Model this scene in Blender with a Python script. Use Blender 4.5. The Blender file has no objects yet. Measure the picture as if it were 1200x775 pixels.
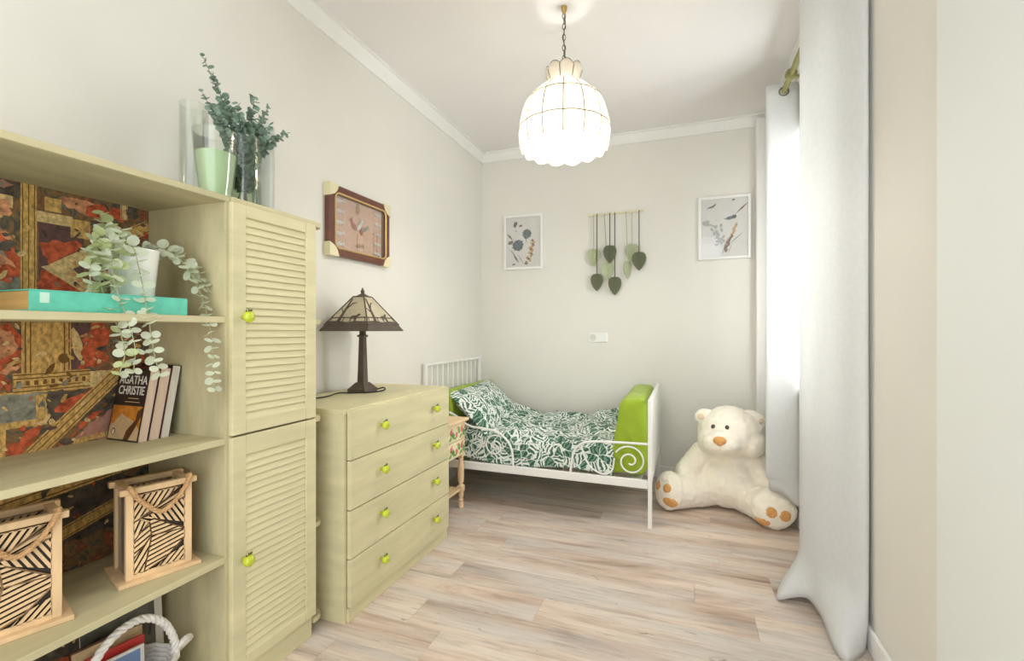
import bpy, bmesh, math, random
from mathutils import Vector, Matrix, noise
random.seed(7)
R = math.radians
SC = bpy.context.scene
COL = SC.collection

# ------------------------------------------------------------------ camera, world, lights, exposure
cam_d = bpy.data.cameras.new('camera')
cam_d.sensor_width = 36.0
cam_d.lens = 550.0 / 1200.0 * 36.0
cam_d.clip_start = 0.02
cam = bpy.data.objects.new('camera', cam_d)
COL.objects.link(cam)
cam.location = (0, 0, 1.09)
cam.rotation_euler = (R(90), 0, R(20.17))
SC.camera = cam

world = bpy.data.worlds.new('daylight')
SC.world = world
world.use_nodes = True
bg = world.node_tree.nodes['Background']
bg.inputs[0].default_value = (0.91, 0.96, 1.0, 1)
bg.inputs[1].default_value = 1.1

def area(name, loc, rot, sx, sy, power, col=(1, 1, 1)):
    l = bpy.data.lights.new(name, 'AREA')
    l.shape = 'RECTANGLE'; l.size = sx; l.size_y = sy; l.energy = power; l.color = col
    o = bpy.data.objects.new(name, l); COL.objects.link(o)
    o.location = loc; o.rotation_euler = rot
    return o
# daylight through the window in the right wall, and an added soft fill lamp behind the camera
area('window_daylight', (0.86, 2.72, 1.45), (0, R(90), 0), 1.25, 1.15, 27, (0.92, 0.965, 1.0))
area('added_rear_fill', (-0.5, -0.75, 1.6), (R(82), 0, 0), 2.0, 1.7, 6, (0.97, 0.985, 1.0))
SC.view_settings.view_transform = 'Standard'
SC.view_settings.look = 'None'
SC.view_settings.gamma = 1
SC.view_settings.use_curve_mapping = False
SC.view_settings.exposure = 1.02

# ------------------------------------------------------------------ helpers
def lin(c):
    def f(v):
        v /= 255.0
        return v / 12.92 if v <= 0.04045 else ((v + 0.055) / 1.055) ** 2.4
    return (f(c[0]), f(c[1]), f(c[2]), 1.0)

class NT:
    def __init__(s, name):
        s.m = bpy.data.materials.new(name); s.m.use_nodes = True
        s.t = s.m.node_tree; s.p = s.t.nodes['Principled BSDF']; s.out = s.t.nodes['Material Output']
    def n(s, typ, **kw):
        nd = s.t.nodes.new(typ)
        for k, v in kw.items():
            if k.startswith('i_'):
                key = k[2:]
                key = int(key) if key.isdigit() else key.replace('_', ' ')
                nd.inputs[key].default_value = v
            else: setattr(nd, k, v)
        return nd
    def l(s, a, b): s.t.links.new(a, b)
    def ramp(s, src, stops, interp='LINEAR'):
        r = s.n('ShaderNodeValToRGB'); r.color_ramp.interpolation = interp
        e = r.color_ramp.elements
        while len(e) < len(stops): e.new(0.5)
        for i, (p, c) in enumerate(stops): e[i].position = p; e[i].color = c
        s.l(src, r.inputs[0]); return r
    def bump(s, src, strength, dist=0.002):
        b = s.n('ShaderNodeBump'); b.inputs['Strength'].default_value = strength; b.inputs['Distance'].default_value = dist
        s.l(src, b.inputs['Height']); s.l(b.outputs[0], s.p.inputs['Normal']); return b

def pm(name, col, rough=0.5, var=0.08, scale=(6, 6, 6), detail=4, bump=0.0, bscale=None, metal=0.0, sheen=0.0, coat=0.0, spec=0.5, trans=0.0, rnd=0.0, emit=None):
    """painted / plain surface: base colour with a procedural mottling, optional bump, translucency and per object variation"""
    k = NT(name)
    tc = k.n('ShaderNodeTexCoord'); mp = k.n('ShaderNodeMapping'); mp.inputs['Scale'].default_value = scale
    k.l(tc.outputs['Object'], mp.inputs[0])
    nz = k.n('ShaderNodeTexNoise', i_Scale=1.0, i_Detail=float(detail), i_Roughness=0.6); k.l(mp.outputs[0], nz.inputs['Vector'])
    c = lin(col)
    lo = tuple(max(0, x * (1 - var * 2)) for x in c[:3]) + (1,)
    hi = tuple(min(1, x * (1 + var * 2)) for x in c[:3]) + (1,)
    r = k.ramp(nz.outputs[0], [(0.3, lo), (0.7, hi)])
    src = r.outputs[0]
    if rnd:
        oi = k.n('ShaderNodeObjectInfo'); hs = k.n('ShaderNodeHueSaturation')
        mr = k.n('ShaderNodeMapRange'); mr.inputs[3].default_value = 1 - rnd; mr.inputs[4].default_value = 1 + rnd
        k.l(oi.outputs['Random'], mr.inputs[0]); k.l(mr.outputs[0], hs.inputs['Value']); k.l(src, hs.inputs['Color']); src = hs.outputs[0]
    k.l(src, k.p.inputs['Base Color'])
    k.p.inputs['Roughness'].default_value = rough; k.p.inputs['Metallic'].default_value = metal
    k.p.inputs['Sheen Weight'].default_value = sheen; k.p.inputs['Coat Weight'].default_value = coat
    k.p.inputs['Specular IOR Level'].default_value = spec
    if bump:
        n2 = k.n('ShaderNodeTexNoise', i_Scale=bscale or 200.0, i_Detail=3.0)
        k.l(tc.outputs['Object'], n2.inputs['Vector']); k.bump(n2.outputs[0], bump)
    if emit:
        k.p.inputs['Emission Color'].default_value = lin(emit[0]); k.p.inputs['Emission Strength'].default_value = emit[1]
    if trans:
        tr = k.n('ShaderNodeBsdfTranslucent'); k.l(src, tr.inputs[0]); mx = k.n('ShaderNodeMixShader'); mx.inputs[0].default_value = trans
        k.l(k.p.outputs[0], mx.inputs[1]); k.l(tr.outputs[0], mx.inputs[2]); k.l(mx.outputs[0], k.out.inputs[0])
    return k.m

def glass(name, tint=(255, 255, 255), refl=0.9, rough=0.02, base=0.04):
    k = NT(name)
    tb = k.n('ShaderNodeBsdfTransparent'); tb.inputs[0].default_value = lin(tint)
    gl = k.n('ShaderNodeBsdfGlossy'); gl.inputs['Roughness'].default_value = rough
    lw = k.n('ShaderNodeLayerWeight'); lw.inputs[0].default_value = 0.35
    mr = k.n('ShaderNodeMapRange'); mr.inputs[3].default_value = base; mr.inputs[4].default_value = refl
    k.l(lw.outputs['Fresnel'], mr.inputs[0])
    mx = k.n('ShaderNodeMixShader'); k.l(mr.outputs[0], mx.inputs[0]); k.l(tb.outputs[0], mx.inputs[1]); k.l(gl.outputs[0], mx.inputs[2])
    k.l(mx.outputs[0], k.out.inputs[0]); k.t.nodes.remove(k.p)
    return k.m

M = {}
M['wall'] = pm('wall_paint', (228, 224, 214), 0.85, 0.015, (1.2, 1.2, 1.2), bump=0.04, bscale=90)
M['wall_cool'] = pm('cool_wall_paint', (229, 231, 226), 0.8, 0.012, (1, 1, 1))
M['ceiling'] = pm('ceiling_paint', (238, 234, 231), 0.9, 0.01, (1, 1, 1))
M['trim'] = pm('white_trim_paint', (238, 236, 230), 0.55, 0.01)
M['white'] = pm('white_lacquer', (238, 236, 230), 0.4, 0.01)
M['sage'] = pm('sage_chalk_paint', (212, 203, 162), 0.62, 0.05, (5, 3, 22), bump=0.05, bscale=150)
M['sage_shelf'] = pm('sage_shelf_paint', (200, 190, 150), 0.62, 0.07, (16, 3, 5), bump=0.05, bscale=150)
M['lime'] = pm('lime_glaze', (196, 208, 40), 0.12, 0.08, (60, 60, 60), coat=0.6)
M['lime_dark'] = pm('dark_olive_glaze', (96, 100, 30), 0.3, 0.05)
M['pine'] = pm('pale_pine', (236, 206, 164), 0.6, 0.07, (40, 6, 6), bump=0.04)
M['lantern_wood'] = pm('light_lantern_wood', (232, 198, 152), 0.6, 0.08, (20, 20, 5), bump=0.04)
M['lantern_gap_shade'] = pm('painted_gap_shade', (48, 42, 36), 0.15, 0.03)  # near-black opaque colour standing in for the shade inside the lantern
M['lantern_side'] = pm('grey_lantern_glass', (132, 124, 112), 0.12, 0.03)
M['rope'] = pm('jute_rope', (206, 164, 116), 0.9, 0.15, (150, 150, 150), bump=0.3, bscale=300)
M['bronze'] = pm('bronze_metal', (92, 80, 68), 0.5, 0.08, (20, 20, 20), metal=0.25)
M['cream_glass'] = pm('cream_art_glass', (238, 228, 200), 0.25, 0.06, (14, 14, 14), trans=0.45)
M['black'] = pm('black_rubber', (40, 38, 36), 0.5, 0.04)
M['brass'] = pm('brass', (178, 150, 88), 0.3, 0.05, metal=0.8)
M['chain'] = pm('aged_brass_chain', (112, 102, 80), 0.4, 0.08, metal=0.6)
M['capiz'] = pm('capiz_shell', (248, 242, 230), 0.25, 0.05, (25, 25, 25), trans=0.42)
M['capiz_top'] = pm('capiz_shell_warm', (244, 234, 216), 0.3, 0.04, (25, 25, 25), trans=0.25)
M['curtain'] = pm('white_curtain_linen', (236, 236, 234), 0.9, 0.012, (60, 60, 60), bump=0.12, bscale=500, trans=0.32)
M['rod'] = pm('olive_rod_paint', (140, 136, 84), 0.5, 0.07, (20, 20, 20))
M['steel'] = pm('brushed_steel', (136, 136, 120), 0.35, 0.03, metal=0.8)
M['plush'] = pm('cream_plush', (252, 242, 224), 0.95, 0.012, (30, 30, 30), bump=0.8, bscale=260, sheen=0.4)
M['plush_tan'] = pm('tan_plush', (220, 160, 92), 0.9, 0.07, (60, 60, 60), bump=0.4, bscale=200, sheen=0.3)
M['plush_ear'] = pm('ear_plush', (232, 206, 176), 0.95, 0.05, (60, 60, 60), sheen=0.3)
M['eye'] = pm('glossy_eye', (48, 38, 34), 0.1, 0.0, coat=1)
M['green_sheet'] = pm('green_sheet', (148, 172, 34), 0.75, 0.05, (10, 10, 10), sheen=0.15, bump=0.15, bscale=40)
M['teal'] = pm('teal_cloth_cover', (98, 198, 172), 0.55, 0.06, (30, 30, 30))
M['teal_pale'] = pm('pale_teal_mark', (196, 226, 210), 0.6, 0.02)
M['page_pink'] = pm('page_edges', (226, 200, 180), 0.8, 0.05, (4, 300, 4))
M['page_white'] = pm('page_edges_white', (226, 218, 208), 0.8, 0.05, (4, 300, 4))
M['page_gold'] = pm('gilded_page_edges', (206, 164, 100), 0.7, 0.1, (4, 4, 300))
M['maroon'] = pm('maroon_cover', (92, 34, 44), 0.4, 0.05)
M['cover_black'] = pm('black_cover', (44, 34, 34), 0.35, 0.04)
M['cover_orange'] = pm('cover_print_orange', (196, 124, 44), 0.4, 0.18, (40, 40, 40))
M['cover_beige'] = pm('cover_print_beige', (198, 170, 128), 0.4, 0.08, (40, 40, 40))
M['cover_brown'] = pm('cover_print_brown', (86, 56, 34), 0.4, 0.08, (40, 40, 40))
M['ink_white'] = pm('white_ink', (226, 220, 210), 0.6, 0.02)
M['leaf_pale'] = pm('pale_sage_leaf', (222, 228, 204), 0.75, 0.03, (30, 30, 30), rnd=0.12, trans=0.3)
M['leaf_olive'] = pm('yellow_green_leaf', (198, 208, 152), 0.75, 0.03, (30, 30, 30), rnd=0.14, trans=0.3)
M['stem'] = pm('pale_stem', (166, 166, 124), 0.7, 0.05)
M['euc_leaf'] = pm('eucalyptus_leaf', (134, 156, 138), 0.6, 0.2, (45, 45, 45), trans=0.12)
M['euc_stem'] = pm('eucalyptus_stem', (96, 84, 60), 0.7, 0.1)
M['pot'] = pm('white_ceramic', (248, 246, 240), 0.18, 0.01, coat=0.4)
M['soil'] = pm('dark_soil', (60, 48, 38), 0.95, 0.2, (80, 80, 80))
M['glass'] = glass('clear_glass', (251, 253, 250), 0.30, 0.02, 0.03)
M['pane'] = glass('picture_glass', (253, 253, 253), 0.45, 0.01, 0.03)
M['frost'] = pm('milky_glass', (238, 240, 235), 0.2, 0.01, trans=0.45)
M['water'] = glass('vase_water', (228, 238, 222), 0.3)
M['wax'] = pm('pale_green_wax', (210, 230, 190), 0.45, 0.02, trans=0.35)
M['mahogany'] = pm('dark_mahogany', (104, 58, 40), 0.35, 0.12, (6, 30, 30), coat=0.3)
M['gilt'] = pm('gilt_moulding', (206, 174, 112), 0.35, 0.06, metal=0.3)
M['cream'] = pm('cream_corner', (224, 214, 176), 0.5, 0.03)
M['pinkish'] = pm('salmon_backing', (234, 190, 162), 0.8, 0.08, (60, 60, 60))
M['lure_white'] = pm('pale_lure', (246, 238, 228), 0.4, 0.1, (90, 90, 90))
M['lure_red'] = pm('red_lure', (190, 66, 54), 0.4, 0.1, (90, 90, 90))
M['lure_gold'] = pm('golden_lure', (186, 150, 74), 0.4, 0.1, (90, 90, 90))
M['lure_green'] = pm('greenish_lure', (128, 150, 128), 0.4, 0.1, (90, 90, 90))
M['paper'] = pm('print_paper', (240, 236, 229), 0.8, 0.02, (14, 14, 14))
M['ink_slate'] = pm('slate_blue_print', (118, 132, 136), 0.8, 0.22, (90, 90, 90))
M['ink_dark'] = pm('dark_grey_print', (112, 112, 106), 0.8, 0.15, (90, 90, 90))
M['ink_tan'] = pm('tan_print', (208, 178, 134), 0.8, 0.12, (90, 90, 90))
M['ink_grey'] = pm('pale_grey_print', (194, 194, 188), 0.8, 0.06, (90, 90, 90))
M['ink_brown'] = pm('brown_print', (150, 126, 110), 0.8, 0.15, (90, 90, 90))
M['mac_dark'] = pm('dark_green_cotton', (104, 108, 82), 0.95, 0.12, (200, 200, 200), bump=0.4, bscale=260)
M['mac_light'] = pm('light_green_cotton', (178, 184, 148), 0.95, 0.08, (200, 200, 200), bump=0.4, bscale=260)
M['mac_cord_d'] = pm('dark_cord', (98, 92, 76), 0.95, 0.1, (200, 200, 200))
M['mac_cord_l'] = pm('light_cord', (186, 186, 156), 0.95, 0.1, (200, 200, 200))
M['dowel'] = pm('pale_dowel', (232, 222, 186), 0.6, 0.04)
M['plastic'] = pm('white_plastic', (238, 236, 228), 0.35, 0.0)
M['plastic_grey'] = pm('grey_plastic', (214, 212, 202), 0.5, 0.0)
M['wicker'] = pm('white_wicker', (236, 232, 224), 0.7, 0.08, (60, 60, 60), bump=0.2)
M['blue'] = pm('blue_cover', (116, 138, 176), 0.4, 0.06)
M['red'] = pm('red_cover', (190, 56, 48), 0.4, 0.05)
M['cover_grey'] = pm('dark_grey_cover', (92, 90, 80), 0.35, 0.2, (30, 30, 30))
M['floral_pink'] = pm('floral_pink', (228, 120, 132), 0.7, 0.1)
M['floral_green'] = pm('floral_green', (118, 168, 82), 0.7, 0.1)
M['floral_cream'] = pm('floral_cream', (240, 226, 190), 0.7, 0.04)
M['floral_orange'] = pm('floral_orange', (236, 170, 110), 0.7, 0.06)
M['dark_teal'] = pm('dark_teal_cloth', (62, 92, 88), 0.8, 0.08)
M['outside'] = pm('pale_render', (236, 236, 232), 0.9, 0.02)
# printed fabric behind the shelves
def fabric_ground():
    k = NT('fabric_ground'); tc = k.n('ShaderNodeTexCoord')
    nz = k.n('ShaderNodeTexNoise', i_Scale=16.0, i_Detail=5.0, i_Roughness=0.65, i_Distortion=1.2); k.l(tc.outputs['Object'], nz.inputs['Vector'])
    r = k.ramp(nz.outputs[0], [(0.30, lin((62, 60, 58))), (0.42, lin((96, 92, 78))), (0.50, lin((150, 112, 70))), (0.56, lin((110, 84, 62))), (0.66, lin((184, 104, 62))), (0.76, lin((190, 168, 120)))])
    k.l(r.outputs[0], k.p.inputs['Base Color']); k.p.inputs['Roughness'].default_value = 0.95; return k.m
M['fab_base'] = fabric_ground()
M['fab_dark'] = pm('fabric_dark', (88, 78, 66), 0.9, 0.32, (40, 44, 44), 6)
M['fab_gold'] = pm('fabric_gold', (208, 168, 98), 0.9, 0.24, (60, 110, 60), 5, bump=0.1, bscale=700)
M['fab_tan'] = pm('fabric_tan', (218, 188, 130), 0.9, 0.2, (60, 80, 80), 5, bump=0.1, bscale=700)
M['fab_line'] = pm('fabric_brown_line', (122, 86, 42), 0.9, 0.12, (60, 60, 60))
M['fab_red'] = pm('fabric_orange_red', (192, 90, 56), 0.9, 0.3, (70, 60, 60), 6, bump=0.1, bscale=700)
M['fab_flesh'] = pm('fabric_salmon', (208, 146, 104), 0.9, 0.3, (40, 50, 50), 6)
M['fab_purple'] = pm('fabric_plum', (104, 76, 72), 0.9, 0.12, (60, 60, 60))
M['fab_pink'] = pm('fabric_dusty_pink', (180, 130, 112), 0.9, 0.1, (60, 60, 60))
M['fab_blue'] = pm('fabric_grey_blue', (140, 138, 122), 0.9, 0.28, (50, 40, 40))

def plank_mat():
    k = NT('weathered_oak_planks')
    ge = k.n('ShaderNodeNewGeometry'); oi = k.n('ShaderNodeObjectInfo')
    off = k.n('ShaderNodeVectorMath', operation='SCALE'); off.inputs['Scale'].default_value = 37.0
    cb = k.n('ShaderNodeCombineXYZ'); k.l(oi.outputs['Random'], cb.inputs[0]); k.l(oi.outputs['Random'], cb.inputs[2]); k.l(cb.outputs[0], off.inputs[0])
    ad = k.n('ShaderNodeVectorMath', operation='ADD'); k.l(ge.outputs['Position'], ad.inputs[0]); k.l(off.outputs[0], ad.inputs[1])
    def layer(sc, det, rough, dist=0.0):
        mp = k.n('ShaderNodeMapping'); mp.inputs['Scale'].default_value = sc; k.l(ad.outputs[0], mp.inputs[0])
        nz = k.n('ShaderNodeTexNoise', i_Scale=1.0, i_Detail=det, i_Roughness=rough, i_Distortion=dist); k.l(mp.outputs[0], nz.inputs['Vector']); return nz.outputs[0]
    a = layer((1.3, 8, 1), 5.0, 0.62, 0.8)
    b = layer((5.0, 70, 1), 4.0, 0.65, 0.3)
    h = layer((1.1, 6, 1), 3.0, 0.5, 0.4)
    r1 = k.ramp(a, [(0.30, lin((150, 126, 110))), (0.42, lin((206, 180, 160))), (0.55, lin((230, 210, 192))), (0.72, lin((240, 226, 210)))])
    r2 = k.ramp(h, [(0.40, (0, 0, 0, 1)), (0.62, (1, 1, 1, 1))])
    m1 = k.n('ShaderNodeMix', data_type='RGBA'); m1.inputs[7].default_value = lin((214, 210, 204))
    k.l(r2.outputs[0], m1.inputs[0]); k.l(r1.outputs[0], m1.inputs[6])
    sc_ = k.n('ShaderNodeMath', operation='MULTIPLY'); sc_.inputs[1].default_value = 0.62; k.l(r2.outputs[0], sc_.inputs[0]); k.l(sc_.outputs[0], m1.inputs[0])
    r3 = k.ramp(b, [(0.30, lin((186, 168, 154))), (0.50, (0.93, 0.93, 0.93, 1)), (0.75, (1, 1, 1, 1))])
    m2 = k.n('ShaderNodeMix', data_type='RGBA', blend_type='MULTIPLY'); m2.inputs[0].default_value = 0.5
    k.l(m1.outputs[2], m2.inputs[6]); k.l(r3.outputs[0], m2.inputs[7])
    kn = layer((9, 34, 1), 3.0, 0.6, 1.0)                      # small dark knots and checks
    r4 = k.ramp(kn, [(0.66, (1, 1, 1, 1)), (0.76, lin((168, 140, 122)))])
    m3 = k.n('ShaderNodeMix', data_type='RGBA', blend_type='MULTIPLY'); m3.inputs[0].default_value = 0.8
    k.l(m2.outputs[2], m3.inputs[6]); k.l(r4.outputs[0], m3.inputs[7]); m2 = m3
    hs = k.n('ShaderNodeHueSaturation'); mr = k.n('ShaderNodeMapRange'); mr.inputs[3].default_value = 0.95; mr.inputs[4].default_value = 1.04
    k.l(oi.outputs['Random'], mr.inputs[0]); k.l(mr.outputs[0], hs.inputs['Value']); k.l(m2.outputs[2], hs.inputs['Color'])
    k.l(hs.outputs[0], k.p.inputs['Base Color']); k.p.inputs['Roughness'].default_value = 0.42
    k.bump(b, 0.12, 0.001)
    return k.m
M['plank'] = plank_mat()

def leafy_mat():
    k = NT('green_leaf_print_cotton')
    tc = k.n('ShaderNodeTexCoord')
    nz = k.n('ShaderNodeTexNoise', i_Scale=13.0, i_Detail=2.0); k.l(tc.outputs['UV'], nz.inputs['Vector'])
    ms = k.n('ShaderNodeVectorMath', operation='SCALE'); ms.inputs['Scale'].default_value = 0.075; k.l(nz.outputs['Color'], ms.inputs[0])
    ad = k.n('ShaderNodeVectorMath', operation='ADD'); k.l(tc.outputs['UV'], ad.inputs[0]); k.l(ms.outputs[0], ad.inputs[1])
    vo = k.n('ShaderNodeTexVoronoi', i_Scale=18.0); k.l(ad.outputs[0], vo.inputs['Vector'])
    ve = k.n('ShaderNodeTexVoronoi', feature='DISTANCE_TO_EDGE', i_Scale=18.0); k.l(ad.outputs[0], ve.inputs['Vector'])
    sx = k.n('ShaderNodeSeparateXYZ'); k.l(vo.outputs['Color'], sx.inputs[0])
    an = k.n('ShaderNodeMath', operation='MULTIPLY'); an.inputs[1].default_value = 6.283; k.l(sx.outputs[0], an.inputs[0])
    vr = k.n('ShaderNodeVectorRotate', rotation_type='Z_AXIS'); k.l(ad.outputs[0], vr.inputs['Vector']); k.l(an.outputs[0], vr.inputs['Angle'])
    wv = k.n('ShaderNodeTexWave', i_Scale=14.0, i_Distortion=5.0, i_Detail=1.5); k.l(vr.outputs[0], wv.inputs['Vector'])
    r1 = k.ramp(wv.outputs[0], [(0.44, lin((66, 104, 86))), (0.60, lin((230, 234, 226)))])
    r2 = k.ramp(sx.outputs[1], [(0.36, (0, 0, 0, 1)), (0.40, (1, 1, 1, 1))], 'LINEAR')
    gr = k.ramp(wv.outputs[0], [(0.2, lin((44, 82, 64))), (0.7, lin((108, 144, 122)))])
    mx = k.n('ShaderNodeMix', data_type='RGBA'); k.l(r2.outputs[0], mx.inputs[0]); k.l(gr.outputs[0], mx.inputs[6]); k.l(r1.outputs[0], mx.inputs[7])
    re = k.ramp(ve.outputs[0], [(0.03, (1, 1, 1, 1)), (0.06, (0, 0, 0, 1))])
    m2 = k.n('ShaderNodeMix', data_type='RGBA'); m2.inputs[7].default_value = lin((226, 232, 222))
    k.l(re.outputs[0], m2.inputs[0]); k.l(mx.outputs[2], m2.inputs[6])
    k.l(m2.outputs[2], k.p.inputs['Base Color']); k.p.inputs['Roughness'].default_value = 0.85; k.p.inputs['Sheen Weight'].default_value = 0.1
    return k.m
M['leafy'] = leafy_mat()

WM = {}
class MB:
    """collects shapes into one mesh"""
    def __init__(s): s.bm = bmesh.new(); s.uv = None
    def _set(s, verts, mi):
        for f in {f for v in verts for f in v.link_faces}: f.material_index = mi
    def box(s, a, b, bev=0.0, mi=0, mat=None):
        """axis aligned box from corner a to corner b (then moved by mat)"""
        c = [(p + q) / 2 for p, q in zip(a, b)]; d = [abs(q - p) for p, q in zip(a, b)]
        m = Matrix.Translation(c) @ Matrix.Diagonal((*d, 1))
        if mat is not None: m = mat @ m
        vs = bmesh.ops.create_cube(s.bm, size=1, matrix=m)['verts']
        s._set(vs, mi)
        if bev:
            es = list({e for v in vs for e in v.link_edges})
            bmesh.ops.bevel(s.bm, geom=es, offset=bev, segments=1, affect='EDGES', profile=0.5, material=-1)
        return s
    def tube(s, pts, r, seg=8, mi=0, closed=False, cap=True):
        pts = [Vector(p) for p in pts]; n = len(pts)
        rr = r if isinstance(r, (list, tuple)) else [r] * n
        tang = []
        for i in range(n):
            if closed: t = pts[(i + 1) % n] - pts[i - 1]
            else: t = pts[min(i + 1, n - 1)] - pts[max(i - 1, 0)]
            tang.append(t.normalized() if t.length > 1e-9 else Vector((0, 0, 1)))
        up = Vector((0, 0, 1)) if abs(tang[0].z) < 0.9 else Vector((1, 0, 0))
        nrm = (up - tang[0] * up.dot(tang[0])).normalized()
        rings = []
        for i in range(n):
            nrm = (nrm - tang[i] * nrm.dot(tang[i]))
            nrm = nrm.normalized() if nrm.length > 1e-6 else tang[i].orthogonal().normalized()
            bn = tang[i].cross(nrm)
            rings.append([s.bm.verts.new(pts[i] + (nrm * math.cos(2 * math.pi * j / seg) + bn * math.sin(2 * math.pi * j / seg)) * rr[i]) for j in range(seg)])
        for i in range(n if closed else n - 1):
            a, b = rings[i], rings[(i + 1) % n]
            for j in range(seg):
                f = s.bm.faces.new((a[j], a[(j + 1) % seg], b[(j + 1) % seg], b[j])); f.material_index = mi
        if cap and not closed:
            for rg in (rings[0][::-1], rings[-1]):
                f = s.bm.faces.new(rg); f.material_index = mi
        return s
    def lathe(s, prof, seg=24, c=(0, 0, 0), mi=0, mat=None, cap=True, lobes=0, amp=0.0):
        rings = []
        m = mat if mat is not None else Matrix.Translation(c)
        for r, z in prof:
            rg = []
            for j in range(seg):
                a = 2 * math.pi * j / seg
                q = r * (1 + amp * math.cos(lobes * a)) if lobes else r
                rg.append(s.bm.verts.new(m @ Vector((q * math.cos(a), q * math.sin(a), z))))
            rings.append(rg)
        for a, b in zip(rings, rings[1:]):
            for j in range(seg):
                f = s.bm.faces.new((a[j], a[(j + 1) % seg], b[(j + 1) % seg], b[j])); f.material_index = mi
        if cap:
            for rg in (rings[0][::-1], rings[-1]):
                f = s.bm.faces.new(rg); f.material_index = mi
        return s
    def ell(s, c, r, rot=None, seg=16, rings=10, mi=0):
        m = Matrix.Translation(c) @ (rot.to_4x4() if rot is not None else Matrix.Identity(4)) @ Matrix.Diagonal((*r, 1))
        vs = bmesh.ops.create_uvsphere(s.bm, u_segments=seg, v_segments=rings, radius=1, matrix=m)['verts']
        s._set(vs, mi); return s
    def prism(s, poly, m, d, mi=0):
        """2D polygon in the plane of m, extruded by d along its z"""
        if len(poly) < 3: return s
        lo = [s.bm.verts.new(m @ Vector((x, y, 0))) for x, y in poly]
        hi = [s.bm.verts.new(m @ Vector((x, y, d))) for x, y in poly]
        n = len(poly)
        fs = [s.bm.faces.new(lo[::-1]), s.bm.faces.new(hi)]
        for i in range(n): fs.append(s.bm.faces.new((lo[i], lo[(i + 1) % n], hi[(i + 1) % n], hi[i])))
        for f in fs: f.material_index = mi
        return s
    def grid(s, fn, nu, nv, mi=0, uvs=None):
        vs = [[s.bm.verts.new(fn(i / nu, j / nv)) for j in range(nv + 1)] for i in range(nu + 1)]
        lay = s.bm.loops.layers.uv.verify() if uvs else None
        for i in range(nu):
            for j in range(nv):
                f = s.bm.faces.new((vs[i][j], vs[i + 1][j], vs[i + 1][j + 1], vs[i][j + 1])); f.material_index = mi
                if lay:
                    for lp, (p, q) in zip(f.loops, ((i, j), (i + 1, j), (i + 1, j + 1), (i, j + 1))):
                        lp[lay].uv = (p / nu * uvs[0], q / nv * uvs[1])
        return s

def mods(o, *ms):
    """apply modifiers without operators"""
    if len(ms) == 1 and ms[0][0] == 'SOLIDIFY':
        b = bmesh.new(); b.from_mesh(o.data)
        bmesh.ops.solidify(b, geom=b.faces[:], thickness=ms[0][1]['thickness'] * .5)
        b.to_mesh(o.data); b.free(); return o
    for typ, kw in ms:
        md = o.modifiers.new(typ.lower(), typ)
        for k_, v in kw.items(): setattr(md, k_, v)
    dg = bpy.context.evaluated_depsgraph_get(); dg.update()
    me = bpy.data.meshes.new_from_object(o.evaluated_get(dg))
    o.modifiers.clear(); o.data = me
    return o

def obj(name, mb, mats, parent=None, smooth=35, world=True, origin=None, recalc=True):
    """ONE mesh object; shapes given in world coordinates are moved into the parent's frame"""
    if recalc: bmesh.ops.recalc_face_normals(mb.bm, faces=mb.bm.faces[:])
    base = WM.get(parent, Matrix.Identity(4)) if parent is not None else (Matrix.Translation(origin) if origin is not None else Matrix.Identity(4))
    if world: bmesh.ops.transform(mb.bm, matrix=base.inverted(), verts=mb.bm.verts[:])
    me = bpy.data.meshes.new(name); mb.bm.to_mesh(me); mb.bm.free()
    for m in (mats if isinstance(mats, (list, tuple)) else [mats]): me.materials.append(M[m] if isinstance(m, str) else m)
    if smooth:
        me.polygons.foreach_set('use_smooth', [True] * len(me.polygons))
        me.set_sharp_from_angle(angle=R(smooth))
    o = bpy.data.objects.new(name, me); COL.objects.link(o)
    if parent is not None: o.parent = parent
    elif origin is not None: o.location = origin
    WM[o] = base.copy()
    return o

def piece(name, mesh, parent, loc=(0, 0, 0), rot=(0, 0, 0), scale=(1, 1, 1)):
    """a part that shares its mesh; loc is given in world coordinates of a parent that is not turned"""
    o = bpy.data.objects.new(name, mesh); COL.objects.link(o)
    o.parent = parent
    b = WM.get(parent, Matrix.Identity(4))
    o.location = b.inverted() @ Vector(loc); o.rotation_euler = rot; o.scale = scale
    return o

def tag(o, label, cat, group=None):
    o['label'] = label; o['category'] = cat
    if group: o['group'] = group
    return o
def thing(name, label, cat, loc=(0, 0, 0), rz=0.0, group=None):
    o = bpy.data.objects.new(name, None); COL.objects.link(o)
    o.location = loc; o.rotation_euler = (0, 0, rz); o.empty_display_size = 0.1
    WM[o] = Matrix.Translation(loc) @ Matrix.Rotation(rz, 4, 'Z')
    return tag(o, label, cat, group)
def struct(name, mb, mat, parent=None, smooth=35):
    o = obj(name, mb, mat, parent, smooth)
    if parent is None: o['kind'] = 'structure'
    return o
def dup(root, loc, rz, label, group=None):
    def cp(o, par):
        c = o.copy(); COL.objects.link(c); c.parent = par
        for ch in [x for x in bpy.data.objects if x.parent == o]: cp(ch, c)
        return c
    c = cp(root, None)
    c.location = loc; c.rotation_euler = (0, 0, rz)
    WM[c] = Matrix.Translation(loc) @ Matrix.Rotation(rz, 4, 'Z')
    c['label'] = label
    if group: c['group'] = group
    return c
def catmull(pts, n=8):
    pts = [Vector(p) for p in pts]; out = []
    P = [pts[0] * 2 - pts[1]] + pts + [pts[-1] * 2 - pts[-2]]
    for i in range(1, len(P) - 2):
        p0, p1, p2, p3 = P[i - 1:i + 3]
        for k_ in range(n):
            t = k_ / n
            out.append(0.5 * ((2 * p1) + (p2 - p0) * t + (2 * p0 - 5 * p1 + 4 * p2 - p3) * t * t + (3 * p1 - p0 - 3 * p2 + p3) * t ** 3))
    out.append(pts[-1]); return out
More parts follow.
